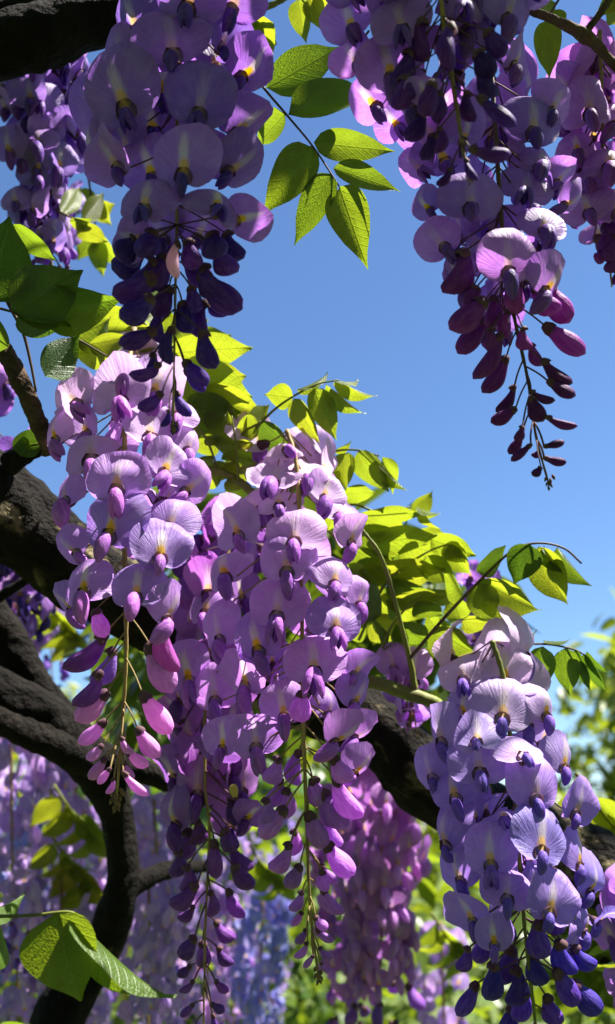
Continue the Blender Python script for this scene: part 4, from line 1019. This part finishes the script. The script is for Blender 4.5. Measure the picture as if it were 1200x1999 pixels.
def density(q):
    """how closely the leaves overhead stand, by what the sun's ray through q reaches"""
    lit, shade = None, None
    for k in range(4, 62):
        x, y, z = to_px(q - SUN * (k * .02))
        if not (.2 < z < .48 and -60 < x < 1350 and -220 < y < 2050): continue
        for v in LIT:
            if v[0] < x < v[1] and v[2] < y < v[3] and v[4] < z < v[5]: lit = v[6] if lit is None else min(lit, v[6])
        for v in SHADE:
            if v[0] < x < v[1] and v[2] < y < v[3] and v[4] < z < v[5]: shade = v[6] if shade is None else max(shade, v[6])
    return lit if lit is not None else (shade if shade is not None else .3)


g = random.Random(21); items = []
for i in range(5200):
    q = Vector((g.uniform(-.45, 1.0), g.uniform(-.1, 1.1), CAM.z + g.uniform(.36, .85)))  # leaves added above the frame, placed to shade some clusters and spare others
    x, y, dd = to_px(q)
    if dd > 0 and -90 < x < 1290 and -90 < y: continue
    if g.random() > density(q) * (0.6 + noise.noise(q * 9.0) * .5): continue
    items.append(rand_leaf(g, q, g.uniform(.035, .06)))
for i in range(7000):                                                   # unseen leaf walls beside and behind the camera, added to cut sky light
    a = g.uniform(radians(62), radians(298)); rr = g.uniform(2.2, 2.9)
    q = Vector((sin(a) * rr, cos(a) * rr, g.uniform(.1, 2.6)))
    items.append(rand_leaf(g, q, g.uniform(.10, .16)))
for i in range(9000):                                                   # unseen leaf roof behind the camera, added to lower the ambient light
    q = Vector((g.uniform(-2.4, 2.4), g.uniform(-3.0, .0), g.uniform(2.05, 2.6)))
    items.append(rand_leaf(g, q, g.uniform(.09, .14)))
scatter_leaves("added_shade_foliage", "unseen leaves added overhead and behind to shade the flowers and dim the sky", "foliage", items, 'deep')

items = []
for i in range(1100):                                                   # vine leaves added behind the central clusters to shade the blossom curtain
    x = g.uniform(215, 960); y = g.uniform(900, 1420)
    if y < 930 + max(0, x - 560) * .52 or (x < 330 and y < 1150): continue
    items.append(rand_leaf(g, P(x, y, g.uniform(.62, 1.05)), g.uniform(.035, .06)))
scatter_leaves("shading_vine_foliage", "dense vine foliage added behind the central clusters to shade the blossom curtain", "foliage", items, 'deep')
items = []
for i in range(9000):
    dp = g.uniform(1.3, 2.6); x = g.uniform(-700, 1700); y = g.uniform(1180, 2250)
    if y < 1560 + 0.1 * abs(x): continue
    q = P(x, y, dp)
    if q.z < .25 or noise.noise(q * 2.6) < -.12: continue
    items.append(rand_leaf(g, q, g.uniform(.04, .08)))
scatter_leaves("background_foliage", "blurred sunlit green foliage behind all the flower clusters", "foliage", items, 'leaf')
items = []
for i in range(7000):
    q = P(g.uniform(-900, 700), g.uniform(1500, 2300), g.uniform(2.4, 3.4))
    if q.z < .2: continue
    items.append(rand_leaf(g, q, g.uniform(.07, .12)))
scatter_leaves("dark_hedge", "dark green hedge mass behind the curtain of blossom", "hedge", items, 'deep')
# distant blossom
V, F = [], []
for i in range(120):
    x, y, dp = g.uniform(-600, 560), g.uniform(1330, 1900), g.uniform(1.2, 2.3)
    if x > 60 and y < 1480: continue
    c = P(x, y, dp); ln = g.uniform(.18, .3)
    if c.z - ln < .2: continue
    for k in range(40):
        t = (k + g.random()) / 40; a = g.uniform(0, 6.28); rr = .042 * (1 - t) ** .7
        p = c + Vector((cos(a) * rr, sin(a) * rr, -t * ln)); n = Vector((cos(a), sin(a), g.uniform(-.2, .4))).normalized()
        X = n.cross(Vector((0, 0, 1))).normalized(); Z = X.cross(n); w = .012 * (1 - .5 * t); b = len(V)
        V += [p - X * w * .4, p - X * w + Z * w * .8 + n * .004, p + Z * w * 1.6, p + X * w + Z * w * .8 + n * .004, p + X * w * .4]
        F.append(tuple(range(b, b + 5)))
tb = NT("distant_blossom"); nb = tb.noise(tb.obj(), 14, 2); nb2 = tb.noise(tb.obj(), 180, 1)
cb = tb.mix(tb.smooth(nb, .35, .65), lin(184, 158, 208), lin(150, 138, 206)); cb = tb.mix(tb.smooth(nb2, .4, .6, 0, .7), cb, lin(112, 72, 172))
M['distant'] = tb.thin(cb, cb, .45, .5, .3)
tag(link("distant_blossom", mesh("distant_blossom", V, F, ['distant'])), "blurred far-off mass of violet wisteria blossom", "blossom", kind='stuff')


def tree(label, x, y, base, h, cr, n, seed, mat='young', leafl=.1):
    """a garden tree standing on the lawn: tapered trunk, limbs, leafy crown"""
    g = random.Random(seed)
    root = link("garden_tree", None, None, Matrix.Translation((x, y, 0))); tag(root, label, "tree")
    tr = [Vector((0.05 * h * sin(i * 1.3), 0.03 * h * cos(i), h * .62 * i / 6)) for i in range(7)]
    v, f = tube_geo(tr, [.05 * h * (1 - .1 * i) * .6 for i in range(7)], 9); link("trunk", mesh("trunk", v, f, ['bark']), root)
    tips = []
    for k in range(9):
        a = k * 2.4; s = tr[3 + k % 4]; e = s + Vector((cos(a) * cr * .75, sin(a) * cr * .75, h * (.1 + .3 * g.random())))
        tips.append(e); pts = spline([s, s.lerp(e, .5) + Vector((0, 0, .06 * h)), e], 8)
        v, f = tube_geo(pts, [.018 * h * (1 - .09 * i) for i in range(9)], 6); link("limb", mesh("limb", v, f, ['bark']), root)
    tips.append(tr[-1] + Vector((0, 0, h * .25)))
    its = []
    for k in range(n):
        c = g.choice(tips); p = c + rv(g) * (cr * .55 * g.random() ** .5)
        its.append(rand_leaf(g, p, leafl * g.uniform(.7, 1.2)))
    scatter_leaves("crown", None, None, its, mat, parent=root)


tree("sunlit yellow-green tree blurred behind the bluish-lilac cluster", 1.3, 3.1, 0, 2.0, .6, 5200, 3)
tree("darker green tree far behind the leafy yellow-green one", 2.9, 6.5, 0, 2.6, 1.2, 6000, 4, 'leaf', .16)
tree("green tree far behind the pale blue cluster", -.4, 7.5, 0, 2.6, 1.5, 6000, 5, 'young', .16)
tree("green tree far behind the forked trunk limbs", -2.9, 6.2, 0, 2.4, 1.5, 6000, 6, 'young', .16)
